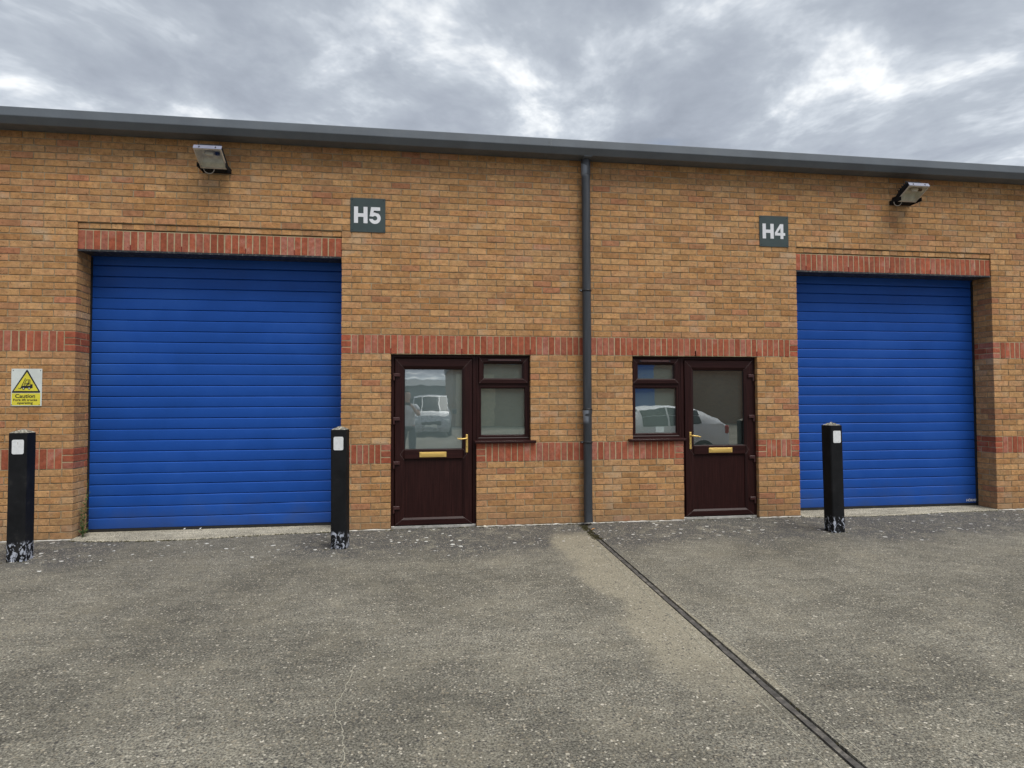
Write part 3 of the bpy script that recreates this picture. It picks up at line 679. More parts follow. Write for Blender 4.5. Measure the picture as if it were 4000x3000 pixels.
# entrance doors with side windows
def entrance(mir, films, handle_dirt):
    f = (lambda x: K-x) if mir else (lambda x: x)
    def rc(x0, x1, z0, z1): p, q = f(x0), f(x1); return (min(p, q), max(p, q), z0, z1)
    def bx(mb, x0, x1, y0, y1, z0, z1, c=0.003, mi=0): p, q = sorted((f(x0), f(x1))); mb.cbox(p, q, y0, y1, z0, z1, c, mi)
    MM = ['mahogany_x', 'mahogany_z', 'weld_line']; cx_ = f(1.06)
    D = empty('entrance_door', (cx_, 0.06, 0), parent=B)
    def part(mb, name, mats, par=D, loc=None, **kw): return mb.build(name, mats, par, loc=loc or (cx_, 0.06, 1.0), **kw)
    b = MB(); yo = 0.060
    b.ring(rc(D5[0]-0.002, 1.562, -0.03, ZB2-0.002), rc(0.602, 1.519, 0.028, 1.994), yo, 0.13, 0.004); part(b, 'door_frame', MM)
    b = MB(); bx(b, D5[0]+0.005, 1.555, 0.052, 0.14, -0.004, 0.026, 0.004); part(b, 'threshold_bar', ['aluminium'])
    b = MB(); LO, LI = rc(0.607, 1.514, 0.034, 1.989), rc(0.720, 1.397, 0.122, 1.862)
    b.ring(LO, LI, 0.046, 0.105, 0.016, weld=2)
    bx(b, 0.712, 1.405, 0.0462, 0.104, 0.802, 0.918, 0.008, 0)
    part(b, 'leaf_frame', MM)
    b = MB(); bx(b, 0.715, 1.402, 0.072, 0.10, 0.118, 0.806, 0.002, 1); part(b, 'lower_panel', ['mahogany_x', 'mahogany_z'])
    b = MB()
    for p, q in ((0.713, 0.668), (1.404, 1.449)): b.tube([(f(p), 0.0456, 0.918), (f(q), 0.0456, 0.860), (f(p), 0.0456, 0.802)], 0.0012, 5)
    part(b, 'weld_line', ['weld_line'])
    b = MB(); b.ring(rc(0.7205, 1.3965, 0.919, 1.8615), rc(0.7235, 1.3935, 0.922, 1.8585), 0.070, 0.09, 0.001, (0, 0)); part(b, 'gasket', ['black_gasket'])
    def pane(x0, x1, z0, z1, y, film, par):
        b = MB(); bx(b, x0, x1, y, y+0.004, z0, z1, 0.0005); g_ = b.build('glass_pane', 'window_glass', par, loc=(f((x0+x1)/2), y, (z0+z1)/2))
        b = MB(); bx(b, x0-0.01, x1+0.01, y+0.030, y+0.034, z0-0.01, z1+0.01, 0.0005); b.build('obscured_backing', film, par, loc=(f((x0+x1)/2), y+0.03, (z0+z1)/2))
    pane(0.722, 1.395, 0.921, 1.86, 0.078, films[0], D)
    # furniture
    for z in (1.775, 1.26, 0.745, 0.225):
        b = MB(); bx(b, 0.592, 0.667, 0.026, 0.047, z-0.004, z+0.036, 0.005); bx(b, 0.586, 0.606, 0.028, 0.062, z-0.050, z+0.036, 0.006); part(b, 'hinge', ['hinge_plastic'], loc=(f(0.63), 0.04, z))
    b = MB(); bx(b, 1.437, 1.463, 0.036, 0.0465, 0.873, 1.087, 0.004); H = part(b, 'handle_plate', ['brass'], loc=(f(1.45), 0.04, 0.98))
    b = MB(); b.tube([(f(1.45), 0.04, 1.042), (f(1.45), 0.004, 1.042), (f(1.444), -0.008, 1.042), (f(1.425), -0.012, 1.041), (f(1.38), -0.012, 1.036), (f(1.338), -0.010, 1.026 if mir else 1.038)], [0.010, 0.009, 0.009, 0.0085, 0.0085, 0.006], 12); part(b, 'lever', ['brass'], smooth=True)
    b = MB(); b.tube([(f(1.45), 0.0350, 0.945), (f(1.45), 0.037, 0.945)], 0.0045, 12); bx(b, 1.448, 1.452, 0.0350, 0.037, 0.930, 0.945, 0.0005); part(b, 'keyhole', ['black_gasket'])
    b = MB(); bx(b, 0.893, 1.208, 0.038, 0.0462, 0.824, 0.885, 0.003); L_ = part(b, 'letter_plate', ['brass'])
    b = MB(); bx(b, 0.912, 1.189, 0.0345, 0.0385, 0.838, 0.873, 0.003); part(b, 'letter_flap', ['brass'])
    # window beside the door
    Wn = empty('side_window', (f(1.89), 0.06, 1.5), parent=B); wl = (f(1.89), 0.06, 1.5)
    b = MB(); b.ring(rc(1.563, W5[1]+0.004, 1.012, ZB2-0.002), rc(1.598, 2.186, 1.050, 2.004), 0.058, 0.13, 0.006)
    bx(b, 1.59, 2.19, 0.0585, 0.125, 1.678, 1.700, 0.003, 0); b.build('window_frame', MM, Wn, loc=wl)
    b = MB(); b.ring(rc(1.596, 2.193, 1.694, 2.006), rc(1.656, 2.120, 1.757, 1.929), 0.042, 0.10, 0.016, weld=2); b.build('opening_sash', MM, Wn, loc=wl)
    b = MB(); b.ring(rc(1.598, 2.188, 1.048, 1.681), rc(1.624, 2.152, 1.078, 1.634), 0.062, 0.11, 0.010); b.build('glazing_bead', MM, Wn, loc=wl)
    b = MB(); bx(b, 1.725, 2.085, 0.030, 0.0425, 1.963, 1.984, 0.004); bx(b, 1.705, 1.725, 0.032, 0.0425, 1.966, 1.981, 0.003, 1); bx(b, 2.085, 2.105, 0.032, 0.0425, 1.966, 1.981, 0.003, 1)
    for x in (1.715, 2.095): b.tube([(f(x), 0.0305, 1.9735), (f(x), 0.033, 1.9735)], 0.004, 8, 2)
    b.build('trickle_vent', ['vent_brown', 'black_gasket', 'chrome'], Wn, loc=wl)
    b = MB(); p, q = sorted((f(1.537), f(2.273)))
    b.ext_x([(0.075, 1.020), (-0.028, 1.010), (-0.038, 1.003), (-0.038, 0.984), (-0.026, 0.980), (0.0, 0.990), (0.075, 0.990)], p, q, 0); b.build('window_sill', ['mahogany_x'], Wn, loc=wl)
    pane(1.658, 2.118, 1.759, 1.927, 0.076, films[1], Wn); pane(1.626, 2.150, 1.080, 1.632, 0.082, films[2], Wn)
    return D, Wn
D5o, W5o = entrance(False, ('film_pale', 'film_green', 'film_green'), 0)
D4o, W4o = entrance(True, ('film_dark', 'film_green', 'film_green'), 0)
b = MB(); b.cbox(3.818, 3.926, 0.098, 0.099, 1.084, 1.155, 0.0002)
tag(b.build('notice', 'paper', None, loc=(3.87, 0.0985, 1.084)), 'small white paper notice inside the window beside the H4 brown door', 'notice')
b = MB()
for i, wd in enumerate((0.05, 0.06, 0.04)): b.box(3.87-wd/2, 3.87+wd/2, 0.0974, 0.0978, 1.128-0.012*i, 1.130-0.012*i)
attach(b.build('print_line', 'cable_grey'), bpy.data.objects['notice'])

# ------------------------------------------------------------------ unit boards
def unit_board(x0, z0, digit, label):
    e = empty('unit_sign', (x0+0.2, 0, z0), label, 'sign', 'unit number boards on the brick wall')
    b = MB(); b.cbox(x0, x0+0.4, -0.0075, -0.0025, z0, z0+0.4, 0.001); b.build('board', 'sign_green', e, loc=(x0+0.2, 0, z0+0.2))
    hx, hz, hh, sw = x0+0.042, z0+0.105, 0.192, 0.046
    b = MB(); b.poly_y([(hx, hz), (hx+sw, hz), (hx+sw, hz+0.073), (hx+0.108, hz+0.073), (hx+0.108, hz), (hx+0.108+sw, hz), (hx+0.108+sw, hz+hh), (hx+0.108, hz+hh), (hx+0.108, hz+0.115), (hx+sw, hz+0.115), (hx+sw, hz+hh), (hx, hz+hh)], -0.0085, -0.0077)
    b.build('letter', 'sign_white', e, loc=(hx, -0.008, hz))
    dx = x0+0.214; b = MB()
    if digit == '4':
        b.poly_y([(dx+0.074, hz), (dx+0.115, hz), (dx+0.115, hz+0.043), (dx+0.140, hz+0.043), (dx+0.140, hz+0.078), (dx+0.115, hz+0.078), (dx+0.115, hz+hh), (dx+0.070, hz+hh), (dx-0.002, hz+0.080), (dx-0.002, hz+0.043), (dx+0.074, hz+0.043)], -0.0085, -0.0077)
        b.poly_y([(dx+0.034, hz+0.078), (dx+0.074, hz+0.078), (dx+0.074, hz+0.140)], -0.0091, -0.0086, 1)
    else:
        cx_, cz_, ro, ri = dx+0.066, hz+0.063, 0.068, 0.027
        arc = [(cx_+ro*math.cos(t)*0.98, cz_+ro*math.sin(t)) for t in [R(-165+i*(165+128)/26) for i in range(27)]]
        arci = [(cx_+ri*math.cos(t), cz_+ri*math.sin(t)) for t in [R(-150+i*(150+150)/22) for i in range(23)]]
        out = [(dx+0.001, hz+0.052)]+[(p[0], max(hz-0.004, p[1])) for p in arc[1:-2]]
        out += [(dx+0.050, hz+0.124), (dx+0.055, hz+0.152), (dx+0.126, hz+0.152), (dx+0.126, hz+hh), (dx+0.022, hz+hh), (dx+0.006, hz+0.084), (dx+0.044, hz+0.080)]
        out += arci[::-1][1:]+[(dx+0.043, hz+0.052)]
        b.poly_y(out, -0.0085, -0.0077)
    b.build('numeral', ['sign_white', 'sign_green'], e, loc=(dx, -0.008, hz))
    for sx in (0.022, 0.378):
        for sz in (0.022, 0.378):
            b = MB(); b.tube([(x0+sx, -0.0095, z0+sz), (x0+sx, -0.0076, z0+sz)], [0.004, 0.006], 8); b.build('screw', 'screw_dark', e, loc=(x0+sx, -0.009, z0+sz))
unit_board(0.096, 3.454, '5', 'dark green square board with white H5 on the brick wall')
unit_board(5.194, 3.450, '4', 'dark green square board with white H4 on the brick wall')

# caution sign
sx0, sz0 = -3.429, 1.445
CS = empty('caution_sign', (sx0+0.15, 0, sz0), 'white and yellow fork lift truck warning sign on the brick pier beside a blue shutter', 'sign')
lay = lambda i: -0.0062-0.0006*i
b = MB(); b.cbox(sx0, sx0+0.30, -0.006, -0.002, sz0, sz0+0.40, 0.0008); b.build('board', 'caution_white', CS, loc=(sx0, 0, sz0))
def csp(name, pts, i, mt, mb=None): b = MB(); b.poly_y(pts, lay(i)-0.0003, lay(i)+0.0003); return b.build(name, mt, CS, loc=(sx0+0.15, lay(i), sz0+0.2))
U = lambda px_, py_: (sx0+(px_-372)/1010*0.30, sz0+(1378-py_)/1210*0.40)   # sign artwork coordinates
def rounded_tri(pts, r):
    o = []
    for i in range(3):
        p = Vector(pts[i]); a = (Vector(pts[i-1])-p).normalized(); c = (Vector(pts[(i+1) % 3])-p).normalized()
        for t in (0, .33, .67, 1): q = p+a*r*(1-t)+c*r*t; q = q*(0.55+0.45*abs(2*t-1))+(p+(a+c)*r*0.28)*(0.45-0.45*abs(2*t-1)); o.append(tuple(q))
    return o
csp('warning_triangle', rounded_tri([U(887, 175), U(380, 950), U(1350, 950)], 0.012), 0, 'caution_black')
csp('triangle_field', [U(884, 275), U(465, 890), U(1268, 890)], 1, 'caution_yellow')
csp('text_panel', [U(400, 962), U(1335, 962), U(1335, 1355), U(400, 1355)], 0, 'caution_yellow')
fk = MB()
def fp(pts, mi=0, i=2): fk.poly_y([U(*p) for p in pts], lay(i)-0.0003, lay(i)+0.0003, mi)
def circ(cx_, cy_, r): return [(cx_+r*math.cos(2*math.pi*k/14), cy_+r*math.sin(2*math.pi*k/14)) for k in range(14)]
fp([(735, 722), (1000, 715), (1000, 672), (1078, 672), (1078, 802), (700, 802)])
fp([(832, 476), (852, 488), (700, 802), (690, 830), (602, 802), (606, 788), (672, 806)])
fp([(862, 520), (878, 540), (800, 700), (780, 700)], 0, 2); fp([(862, 520), (1000, 520), (1000, 540), (872, 540)], 0, 3); fp([(980, 535), (1000, 535), (1000, 680), (980, 680)], 0, 3)
fp([(880, 665), (930, 665), (900, 720), (868, 720)], 0, 3); fp([(930, 600), (962, 600), (968, 680), (900, 690), (905, 660), (928, 650)], 0, 4); fp([(850, 628), (920, 628), (935, 645), (850, 645)], 0, 5); fp([(850, 632), (862, 640), (830, 716), (812, 716)], 0, 4); fp(circ(946, 573, 18), 0, 4)
for cx_, cy_ in ((786, 806), (970, 802)): fp(circ(cx_, cy_, 42), 0, 4); fp(circ(cx_, cy_, 22), 1, 6)
fk.build('truck_pictogram', ['caution_black', 'caution_white'], CS)
text('caution_text', 'Caution', 0.055, U(842, 0)[0], U(0, 1108)[1], lay(2), 'caution_black', CS, 0.0008, 0.193)
text('caution_text', 'Fork lift trucks', 0.034, U(845, 0)[0], U(0, 1212)[1], lay(2), 'caution_black', CS, 0.0004, 0.232)
text('caution_text', 'operating', 0.034, U(838, 0)[0], U(0, 1310)[1], lay(2), 'caution_black', CS, 0.0004, 0.152)
for p in ((435, 218), (1333, 220), (405, 1335), (1305, 1338)):
    x, z = U(*p); b = MB(); b.tube([(x, -0.011, z), (x, -0.0068, z)], [0.003, 0.0045], 8); b.build('screw', 'screw_dark', CS, loc=(x, -0.009, z))

# ------------------------------------------------------------------ floodlights
def floodlight(x0, label, cable_side, turn):
    # local frame: glass plane tilted; u along X, s down the glass, n into the housing
    wd = 0.285; e = empty('floodlight', (x0+wd/2, 0, 4.08), label, 'floodlight', 'floodlights under the eaves')
    T = Vector((0, -0.335, 4.212)); Bt = Vector((0, -0.105, 4.082)); s_ = (Bt-T).normalized(); ln = (Bt-T).length; n_ = Vector((0, s_.z, -s_.y)).normalized()
    if n_.z < 0: n_ = -n_
    P_ = lambda u, s, n: Vector((x0+u, 0, 0))+T+s_*s+n_*n
    def hexa(mb, a, c, mi=0):   # a, c: (u0,u1,s0,s1,n)
        v = [P_(a[0], a[2], a[4]), P_(a[1], a[2], a[4]), P_(a[1], a[3], a[4]), P_(a[0], a[3], a[4]), P_(c[0], c[2], c[4]), P_(c[1], c[2], c[4]), P_(c[1], c[3], c[4]), P_(c[0], c[3], c[4])]
        mb.add(v, [(0, 1, 5, 4), (1, 2, 6, 5), (2, 3, 7, 6), (3, 0, 4, 7), (4, 5, 6, 7)], mi); return mb
    b = MB(); hexa(b, (0, wd, 0, ln, 0.004), (0, wd, 0.0, ln, 0.05)); hexa(b, (0.004, wd-0.004, 0.004, ln-0.004, 0.05), (0.05, wd-0.05, 0.05, ln-0.06, 0.125))
    for k in range(5):
        s0 = 0.05+k*0.036; b.add([P_(u, s, n) for u, s, n in ((0.03, s0, 0.06), (wd-0.03, s0, 0.06), (wd-0.03, s0, 0.135), (0.03, s0, 0.135), (0.03, s0+0.006, 0.06), (wd-0.03, s0+0.006, 0.06), (wd-0.03, s0+0.006, 0.135), (0.03, s0+0.006, 0.135))], [(0, 1, 2, 3), (7, 6, 5, 4), (0, 4, 5, 1), (1, 5, 6, 2), (2, 6, 7, 3), (3, 7, 4, 0)])
    b.build('housing', 'flood_black', e)
    b = MB(); hexa(b, (-0.002, wd+0.002, -0.003, 0.002, -0.004), (-0.002, wd+0.002, -0.003, 0.002, 0.047)); b.build('skylit_lip', 'flood_skylit', e)  # housing's upper side again, with its sky reflection painted on as lavender
    b = MB()
    for (u0, u1, s0, s1) in ((0, wd, 0, 0.016), (0, wd, ln-0.016, ln), (0, 0.013, 0.016, ln-0.016), (wd-0.013, wd, 0.016, ln-0.016)): hexa(b, (u0, u1, s0, s1, -0.006), (u0, u1, s0, s1, 0.003)); b.add([P_(u0, s0, -0.006), P_(u0, s1, -0.006), P_(u1, s1, -0.006), P_(u1, s0, -0.006)], [(0, 1, 2, 3)])
    b.build('rim', 'flood_rim', e)
    b = MB(); a = [P_(0.014, 0.017, 0.001), P_(wd-0.014, 0.017, 0.001), P_(wd-0.014, ln-0.017, 0.001), P_(0.014, ln-0.017, 0.001)]; b.add(a, [(3, 2, 1, 0)]); b.build('lens', 'lamp_glass', e)
    b = MB(); hexa(b, (0.013, wd-0.013, 0.016, ln-0.016, 0.0035), (0.05, wd-0.05, 0.055, ln-0.09, 0.046)); b.build('reflector', 'flood_reflector', e)
    b = MB(); b.tube([P_(0.085, 0.085, 0.026), P_(0.10, 0.085, 0.026), P_(0.14, 0.085, 0.026), P_(0.18, 0.085, 0.026), P_(0.19, 0.085, 0.026)], [0.012, 0.026, 0.030, 0.026, 0.012], 14); b.build('bulb', 'bulb_white', e, smooth=60)
    b = MB(); b.tube([P_(0.20, 0.085, 0.026), P_(0.238, 0.085, 0.026)], 0.018, 14); b.build('lamp_holder', 'flood_black', e, smooth=True)
    for u in (0.058, 0.225):
        b = MB(); v0 = P_(u, -0.004, 0.022); b.tube([v0+Vector((0, -0.006, 0.003)), v0], [0.005, 0.007], 8); v1 = P_(u, -0.004, 0.005); b.tube([v0, v1], 0.003, 6); b.build('lens_screw', 'screw_dark', e)
    b = MB(); zb = 4.115
    b.cbox(x0+0.03, x0+wd-0.03, -0.10, -0.001, zb-0.045, zb+0.05, 0.004)
    for u in (-0.010, wd+0.003): b.cbox(x0+u, x0+u+0.007, -0.20, -0.001, zb-0.05, zb+0.0, 0.002)
    b.cbox(x0-0.01, x0+wd+0.01, -0.008, -0.001, zb-0.05, zb-0.0, 0.002); b.build('bracket', 'flood_black', e)
    c0 = x0+cable_side; b = MB()
    b.tube([(c0+0.055*math.cos(t), -0.10-0.012*math.sin(t), 4.075+0.045*math.sin(t)) for t in [R(180+i*180/14) for i in range(15)]], 0.0042, 8); b.build('cable', 'cable_grey', e, smooth=True)
    return e
floodlight(-1.512, 'weathered black floodlight with a hanging cable loop on the wall above the H5 blue shutter', 0.085, 0)
floodlight(7.062, 'weathered black floodlight under the eaves above the H4 blue shutter', 0.03, 0)

# ------------------------------------------------------------------ bollards
def bollard(cx_, cy_, rot, label, st, h=1.195, lean=(0, 0)):
    e = empty('bollard', (cx_, cy_, 0), label, 'bollard', 'square black bollards in front of the building')
    w = 0.077
    b = MB(); c = 0.010; sec = [(-w+c, -w), (w-c, -w), (w, -w+c), (w, w-c), (w-c, w), (-w+c, w), (-w, w-c), (-w, -w+c)]
    zs_ = [-0.04, 0.02, 0.1, 0.25, 0.5, 0.8, 1.05, h-0.006, h]; vs = []
    for k, z in enumerate(zs_):
        s_ = 0.975 if k == len(zs_)-1 else 1.0
        vs += [(x*s_+lean[0]*z/h+rng.uniform(-.0008, .0008), y*s_+lean[1]*z/h+rng.uniform(-.0008, .0008), z) for x, y in sec]
    b.add(vs, [(k*8+i, k*8+(i+1) % 8, (k+1)*8+(i+1) % 8, (k+1)*8+i) for k in range(len(zs_)-1) for i in range(8)]+[tuple(range((len(zs_)-1)*8, len(zs_)*8))])
    po = b.build('post', 'bollard_black'); po.parent = e
    b = MB(); n = 9; vs = []
    for i in range(n):
        for j in range(n):
            u = -1+2*i/(n-1); v = -1+2*j/(n-1); z = h+0.001+0.036*(1-max(abs(u), abs(v)))+(rng.uniform(-.004, .004) if max(abs(u), abs(v)) < 0.99 else 0)
            vs.append((u*(w-0.005)+lean[0], v*(w-0.005)+lean[1], z))
    b.add(vs, [(i*n+j, (i+1)*n+j, (i+1)*n+j+1, i*n+j+1) for i in range(n-1) for j in range(n-1)])
    ca = b.build('cap', 'cap_lichen', None, smooth=50); ca.parent = e
    b = MB(); x0, x1, z1 = -w+2*w*st[0], -w+2*w*st[1], h-st[2]; z0 = z1-0.135; r = 0.014; pts = []
    for (px_, pz_, a0) in ((x1-r, z0+r, -90), (x1-r, z1-r, 0), (x0+r, z1-r, 90), (x0+r, z0+r, 180)):
        pts += [(px_+r*math.cos(R(a0+t))+lean[0], pz_+r*math.sin(R(a0+t))) for t in (0, 22, 45, 67, 90)]
    b.poly_y(pts, -w-0.003+lean[1]*0.9, -w+0.001+lean[1]*0.9); rf = b.build('reflector', 'reflector_white'); rf.parent = e
    b = MB(); b.box((x0+x1)/2-0.002, (x0+x1)/2+0.002, -w-0.0034+lean[1]*0.9, -w-0.0028+lean[1]*0.9, *((z1-0.045, z1-0.02) if st[3] else (z0+0.012, z0+0.020))); sc_ = b.build('scratch', 'cable_grey'); sc_.parent = e
    e.rotation_euler = (0, 0, rot); return e
bollard(-2.812, -0.845, R(2), 'square black bollard in front of the pier with the fork lift sign', (0.22, 0.86, 0.062, 1))
bollard(0.106, -0.798, R(-6), 'square black bollard between the H5 blue shutter and brown door', (0.20, 0.83, 0.070, 0), lean=(-0.006, 0))
bollard(5.535, -0.878, R(3), 'square black bollard before the H4 blue shutter', (0.22, 0.84, 0.060, 0), lean=(-0.016, 0.0))

# ------------------------------------------------------------------ small growth and litter
def clump(mb, x, y, z, r):
    for _ in range(int(5+r*500)):
        a = rng.uniform(0, 6.28); d = r*math.sqrt(rng.random()); h = r*0.5*(1-(d/r)**2)+0.003; s_ = rng.uniform(0.003, 0.007)
        p = Vector((x+d*math.cos(a), y+d*math.sin(a)*0.7, z)); t = rng.uniform(0, 6.28)
        mb.add([p+Vector((s_*math.cos(t), s_*math.sin(t), 0)), p+Vector((s_*math.cos(t+2.1), s_*math.sin(t+2.1), 0)), p+Vector((s_*math.cos(t+4.2), s_*math.sin(t+4.2), 0)), p+Vector((0, 0, h))], [(0, 1, 3), (1, 2, 3), (2, 0, 3)])
b = MB()
for _ in range(110): clump(b, rng.choice([rng.uniform(0.1, 5.6), rng.uniform(0.5, 2.9)]), rng.uniform(-0.045, -0.015), 0, rng.uniform(0.006, 0.017))
for _ in range(80): y = -0.12-0.75*rng.random()**1.6; clump(b, JX(y)+rng.uniform(-0.05, 0.035), y, -0.002, rng.uniform(0.012, 0.032))
for _ in range(26): y = -rng.uniform(1, 5); clump(b, JX(y)+rng.choice((-1, 1))*0.027, y, -0.006, rng.uniform(0.004, 0.008))
for _ in range(130): t = rng.random(); clump(b, S5[0]+2.8*t, -0.045-0.15*math.sin(math.pi*min(1, t*1.25)**0.8 if t < .8 else math.pi)-rng.uniform(0, 0.02), 0, rng.uniform(0.006, 0.016))
for _ in range(70): t = rng.random(); clump(b, S4[0]+2.8*t, -0.045-0.09*math.sin(math.pi*min(1, t*1.25)**0.8 if t < .8 else math.pi)-rng.uniform(0, 0.02), 0, rng.uniform(0.004, 0.013))
for bx_, by_ in ((0.106, -0.798), (5.535, -0.878), (-2.812, -0.845)):
    for _ in range(8): clump(b, bx_+rng.uniform(-.15, .15), by_-rng.uniform(0.07, 0.11), 0, rng.uniform(0.004, 0.009))
tag(b.build('moss', 'moss'), 'dark green moss along the wall foot and the slab joint', 'moss', kind='stuff')
W = empty('weed', (-2.765, 0.13, 0.012), 'tall thin weed growing at the edge of the H5 blue shutter', 'weed')
for k in range(4):
    b = MB(); h = (0.62, 0.50, 0.34, 0.26)[k]; a = rng.uniform(-.5, .5); pts = []
    for i in range(9):
        t = i/8; pts.append((-2.77+0.012*k+0.05*t*t*math.sin(a*3)+0.006*math.sin(5*t+k), 0.13-0.02*k+0.03*t*math.cos(a), 0.01+h*t))
    b.tube(pts, [0.0028*(1-0.7*i/8) for i in range(9)], 6); b.build('stem', 'weed_green', W)
    b = MB()
    for i in range(26):
        t = rng.uniform(0.05, 0.95); p = Vector(pts[int(t*8)]).lerp(Vector(pts[min(8, int(t*8)+1)]), t*8 % 1); an = rng.uniform(0, 6.28); l = rng.uniform(0.03, 0.07)*(1.2-t*0.7)
        d = Vector((math.cos(an), math.sin(an), rng.uniform(0.1, 0.8))).normalized(); s_ = d.cross(Vector((0, 0, 1))).normalized()*l*0.16
        b.add([p, p+d*l*0.5+s_, p+d*l, p+d*l*0.5-s_], [(0, 1, 2, 3)])
    b.build('leaves', 'weed_green', W)
def pebble(x, y, r, mt, name, label, cat):
    bm = bmesh.new(); bmesh.ops.create_icosphere(bm, subdivisions=2, radius=r)
    for v in bm.verts: v.co = Vector((v.co.x*1.2, v.co.y, v.co.z*0.75))*(1+rng.uniform(-.12, .12))
    me = bpy.data.meshes.new(name); bm.to_mesh(me); bm.free(); me.materials.append(M[mt]); o = bpy.data.objects.new(name, me); COL.objects.link(o); o.location = (x, y, r*0.6); return tag(o, label, cat)
pebble(1.655, -0.05, 0.019, 'pebble', 'pebble', 'pale pebble on the ground under the window beside the H5 brown door', 'pebble')
b = MB(); n = 7; vs = []
for i in range(n):
    t = i/(n-1); wv = 0.016*math.sin(math.pi*min(1, t*0.95+0.04)); vs += [(2.84+0.05*t, -0.40-wv, 0.006+0.012*t+0.01*abs(wv)*60), (2.84+0.05*t, -0.40, 0.004+0.016*t), (2.84+0.05*t, -0.40+wv, 0.006+0.012*t+0.01*abs(wv)*60)]
b.add(vs, [(i*3+j, (i+1)*3+j, (i+1)*3+j+1, i*3+j+1) for i in range(n-1) for j in (0, 1)])
tag(b.build('leaf', 'dead_leaf', None, loc=(2.86, -0.40, 0.0)), 'curled orange dead leaf in the moss below the drainpipe', 'leaf')
for x, tl in ((-1.77, 0.5), (-1.60, -0.6)):
    b = MB(); b.tube([(x-0.012, 0.27, 0.020), (x, 0.268, 0.030+0.006*tl), (x+0.012, 0.272, 0.038)], [0.004, 0.007, 0.003], 7)
    tag(b.build('litter', 'reflector_white', None, loc=(x, 0.27, 0.015)), 'small white scrap of litter at the foot of the H5 blue shutter', 'litter', 'white scraps at the shutter foot')

# ------------------------------------------------------------------ what the panes mirror: the yard behind the camera
def loft_vehicle(root, st, paint, windows, flip=None):
    # st: stations along local x: (x, halfwidth, z_under, z_sill, z_belt, z_top, halfwidth_top)
    rings = []
    for (x, hw, zu, zsill, zb, zt, ht) in st:
        half = [(hw*0.86, zu), (hw, zsill), (hw*1.0, (zsill+zb)/2), (hw*0.985, zb), ((hw+ht)/2*1.0, (zb+zt)/2+0.02*(zt-zb)), (ht, zt-0.05*min(1, (zt-zb)*3)), (ht*0.55, zt)]
        rings.append([(x, y, z) for y, z in half]+[(x, -y, z) for y, z in half[::-1]])
    n = len(rings[0]); V = [p for r in rings for p in r]; body = MB(); fs = []
    wins = {}
    for i in range(len(rings)-1):
        for j in range(n-1):
            q = (i*n+j, i*n+j+1, (i+1)*n+j+1, (i+1)*n+j)
            fs.append(q)
            for nm, cond in windows:
                if cond(i, min(j, n-2-j), j): wins.setdefault(nm, []).append(q)
        fs.append((i*n+n-1, i*n, (i+1)*n, (i+1)*n+n-1))
    fs += [tuple(range(n))[::-1], tuple((len(rings)-1)*n+k for k in range(n))]
    body.add(V, fs); o = body.build('body', paint, None, smooth=35); o.parent = root
    cen = Vector((0, 0, 0.8))
    for nm, qs in wins.items():
        for q in qs:
            w_ = MB(); p = [Vector(V[k]) for k in q]; c = sum(p, Vector())/4; nrm = (p[2]-p[0]).cross(p[3]-p[1]).normalized()
            if nrm.dot(c-Vector((c.x*0.8, 0, 0.8))) < 0: nrm = -nrm
            p = [c+(v-c)*0.94+nrm*0.008 for v in p]; w_.add(p, [(0, 1, 2, 3)]); t = w_.build(nm, 'car_window'); t.parent = root
def wheels(root, xs, hw, r):
    for x in xs:
        for s_ in (-1, 1):
            e = bpy.data.objects.new('wheel', None); COL.objects.link(e); e.parent = root; e.location = (x, s_*hw, r)
            b = MB(); b.tube([(0, -0.10, 0), (0, -0.085, 0), (0, 0.085, 0), (0, 0.10, 0)], [r-0.03, r, r, r-0.03], 24); t = b.build('tyre', 'tyre'); t.parent = e
            b = MB(); b.tube([(0, -0.104, 0), (0, 0.104, 0)], r*0.62, 20); t = b.build('rim', 'rim'); t.parent = e
def lb(root, name, mt, x0, x1, y0, y1, z0, z1, c=0.01): b = MB(); b.cbox(x0, x1, y0, y1, z0, z1, c); t = b.build(name, mt); t.parent = root; return t
V1 = empty('delivery_van', (1.22, -19.2, 0), 'silver delivery van parked facing the doors, mirrored in the left door glass', 'van')
V1.rotation_euler = (0, 0, R(90)); V1['label'] = 'silver delivery van facing the building, mirrored in the H5 door pane'
loft_vehicle(V1, [(0.0, 0.70, 0.22, 0.35, 0.62, 0.72, 0.60), (-0.12, 0.86, 0.2, 0.40, 0.78, 0.92, 0.74), (-0.95, 0.91, 0.2, 0.45, 0.95, 1.10, 0.80), (-1.75, 0.92, 0.2, 0.45, 1.02, 1.76, 0.72), (-2.1, 0.92, 0.2, 0.45, 1.02, 1.83, 0.76), (-4.3, 0.92, 0.22, 0.45, 1.02, 1.84, 0.76), (-4.42, 0.88, 0.3, 0.45, 1.02, 1.78, 0.72)], 'car_silver',
    [('windscreen', lambda i, j, jj: i == 2 and j >= 5), ('side_window', lambda i, j, jj: i in (3,) and j in (3, 4))])
wheels(V1, (-0.85, -3.6), 0.82, 0.32)
lb(V1, 'grille', 'trim_black', -0.06, 0.02, -0.42, 0.42, 0.50, 0.66); lb(V1, 'bumper', 'car_silver', -0.05, 0.05, -0.72, 0.72, 0.30, 0.47, 0.03); lb(V1, 'number_plate', 'plate_white', 0.04, 0.06, -0.26, 0.26, 0.40, 0.51, 0.003)
for s_ in (-1, 1):
    lb(V1, 'headlight', 'lamp_clear', -0.22, -0.03, s_*0.66-0.14, s_*0.66+0.14, 0.66, 0.80, 0.03); lb(V1, 'door_mirror', 'trim_black', -1.3, -1.2, s_*1.04-0.1, s_*1.04+0.1, 1.0, 1.2, 0.03)
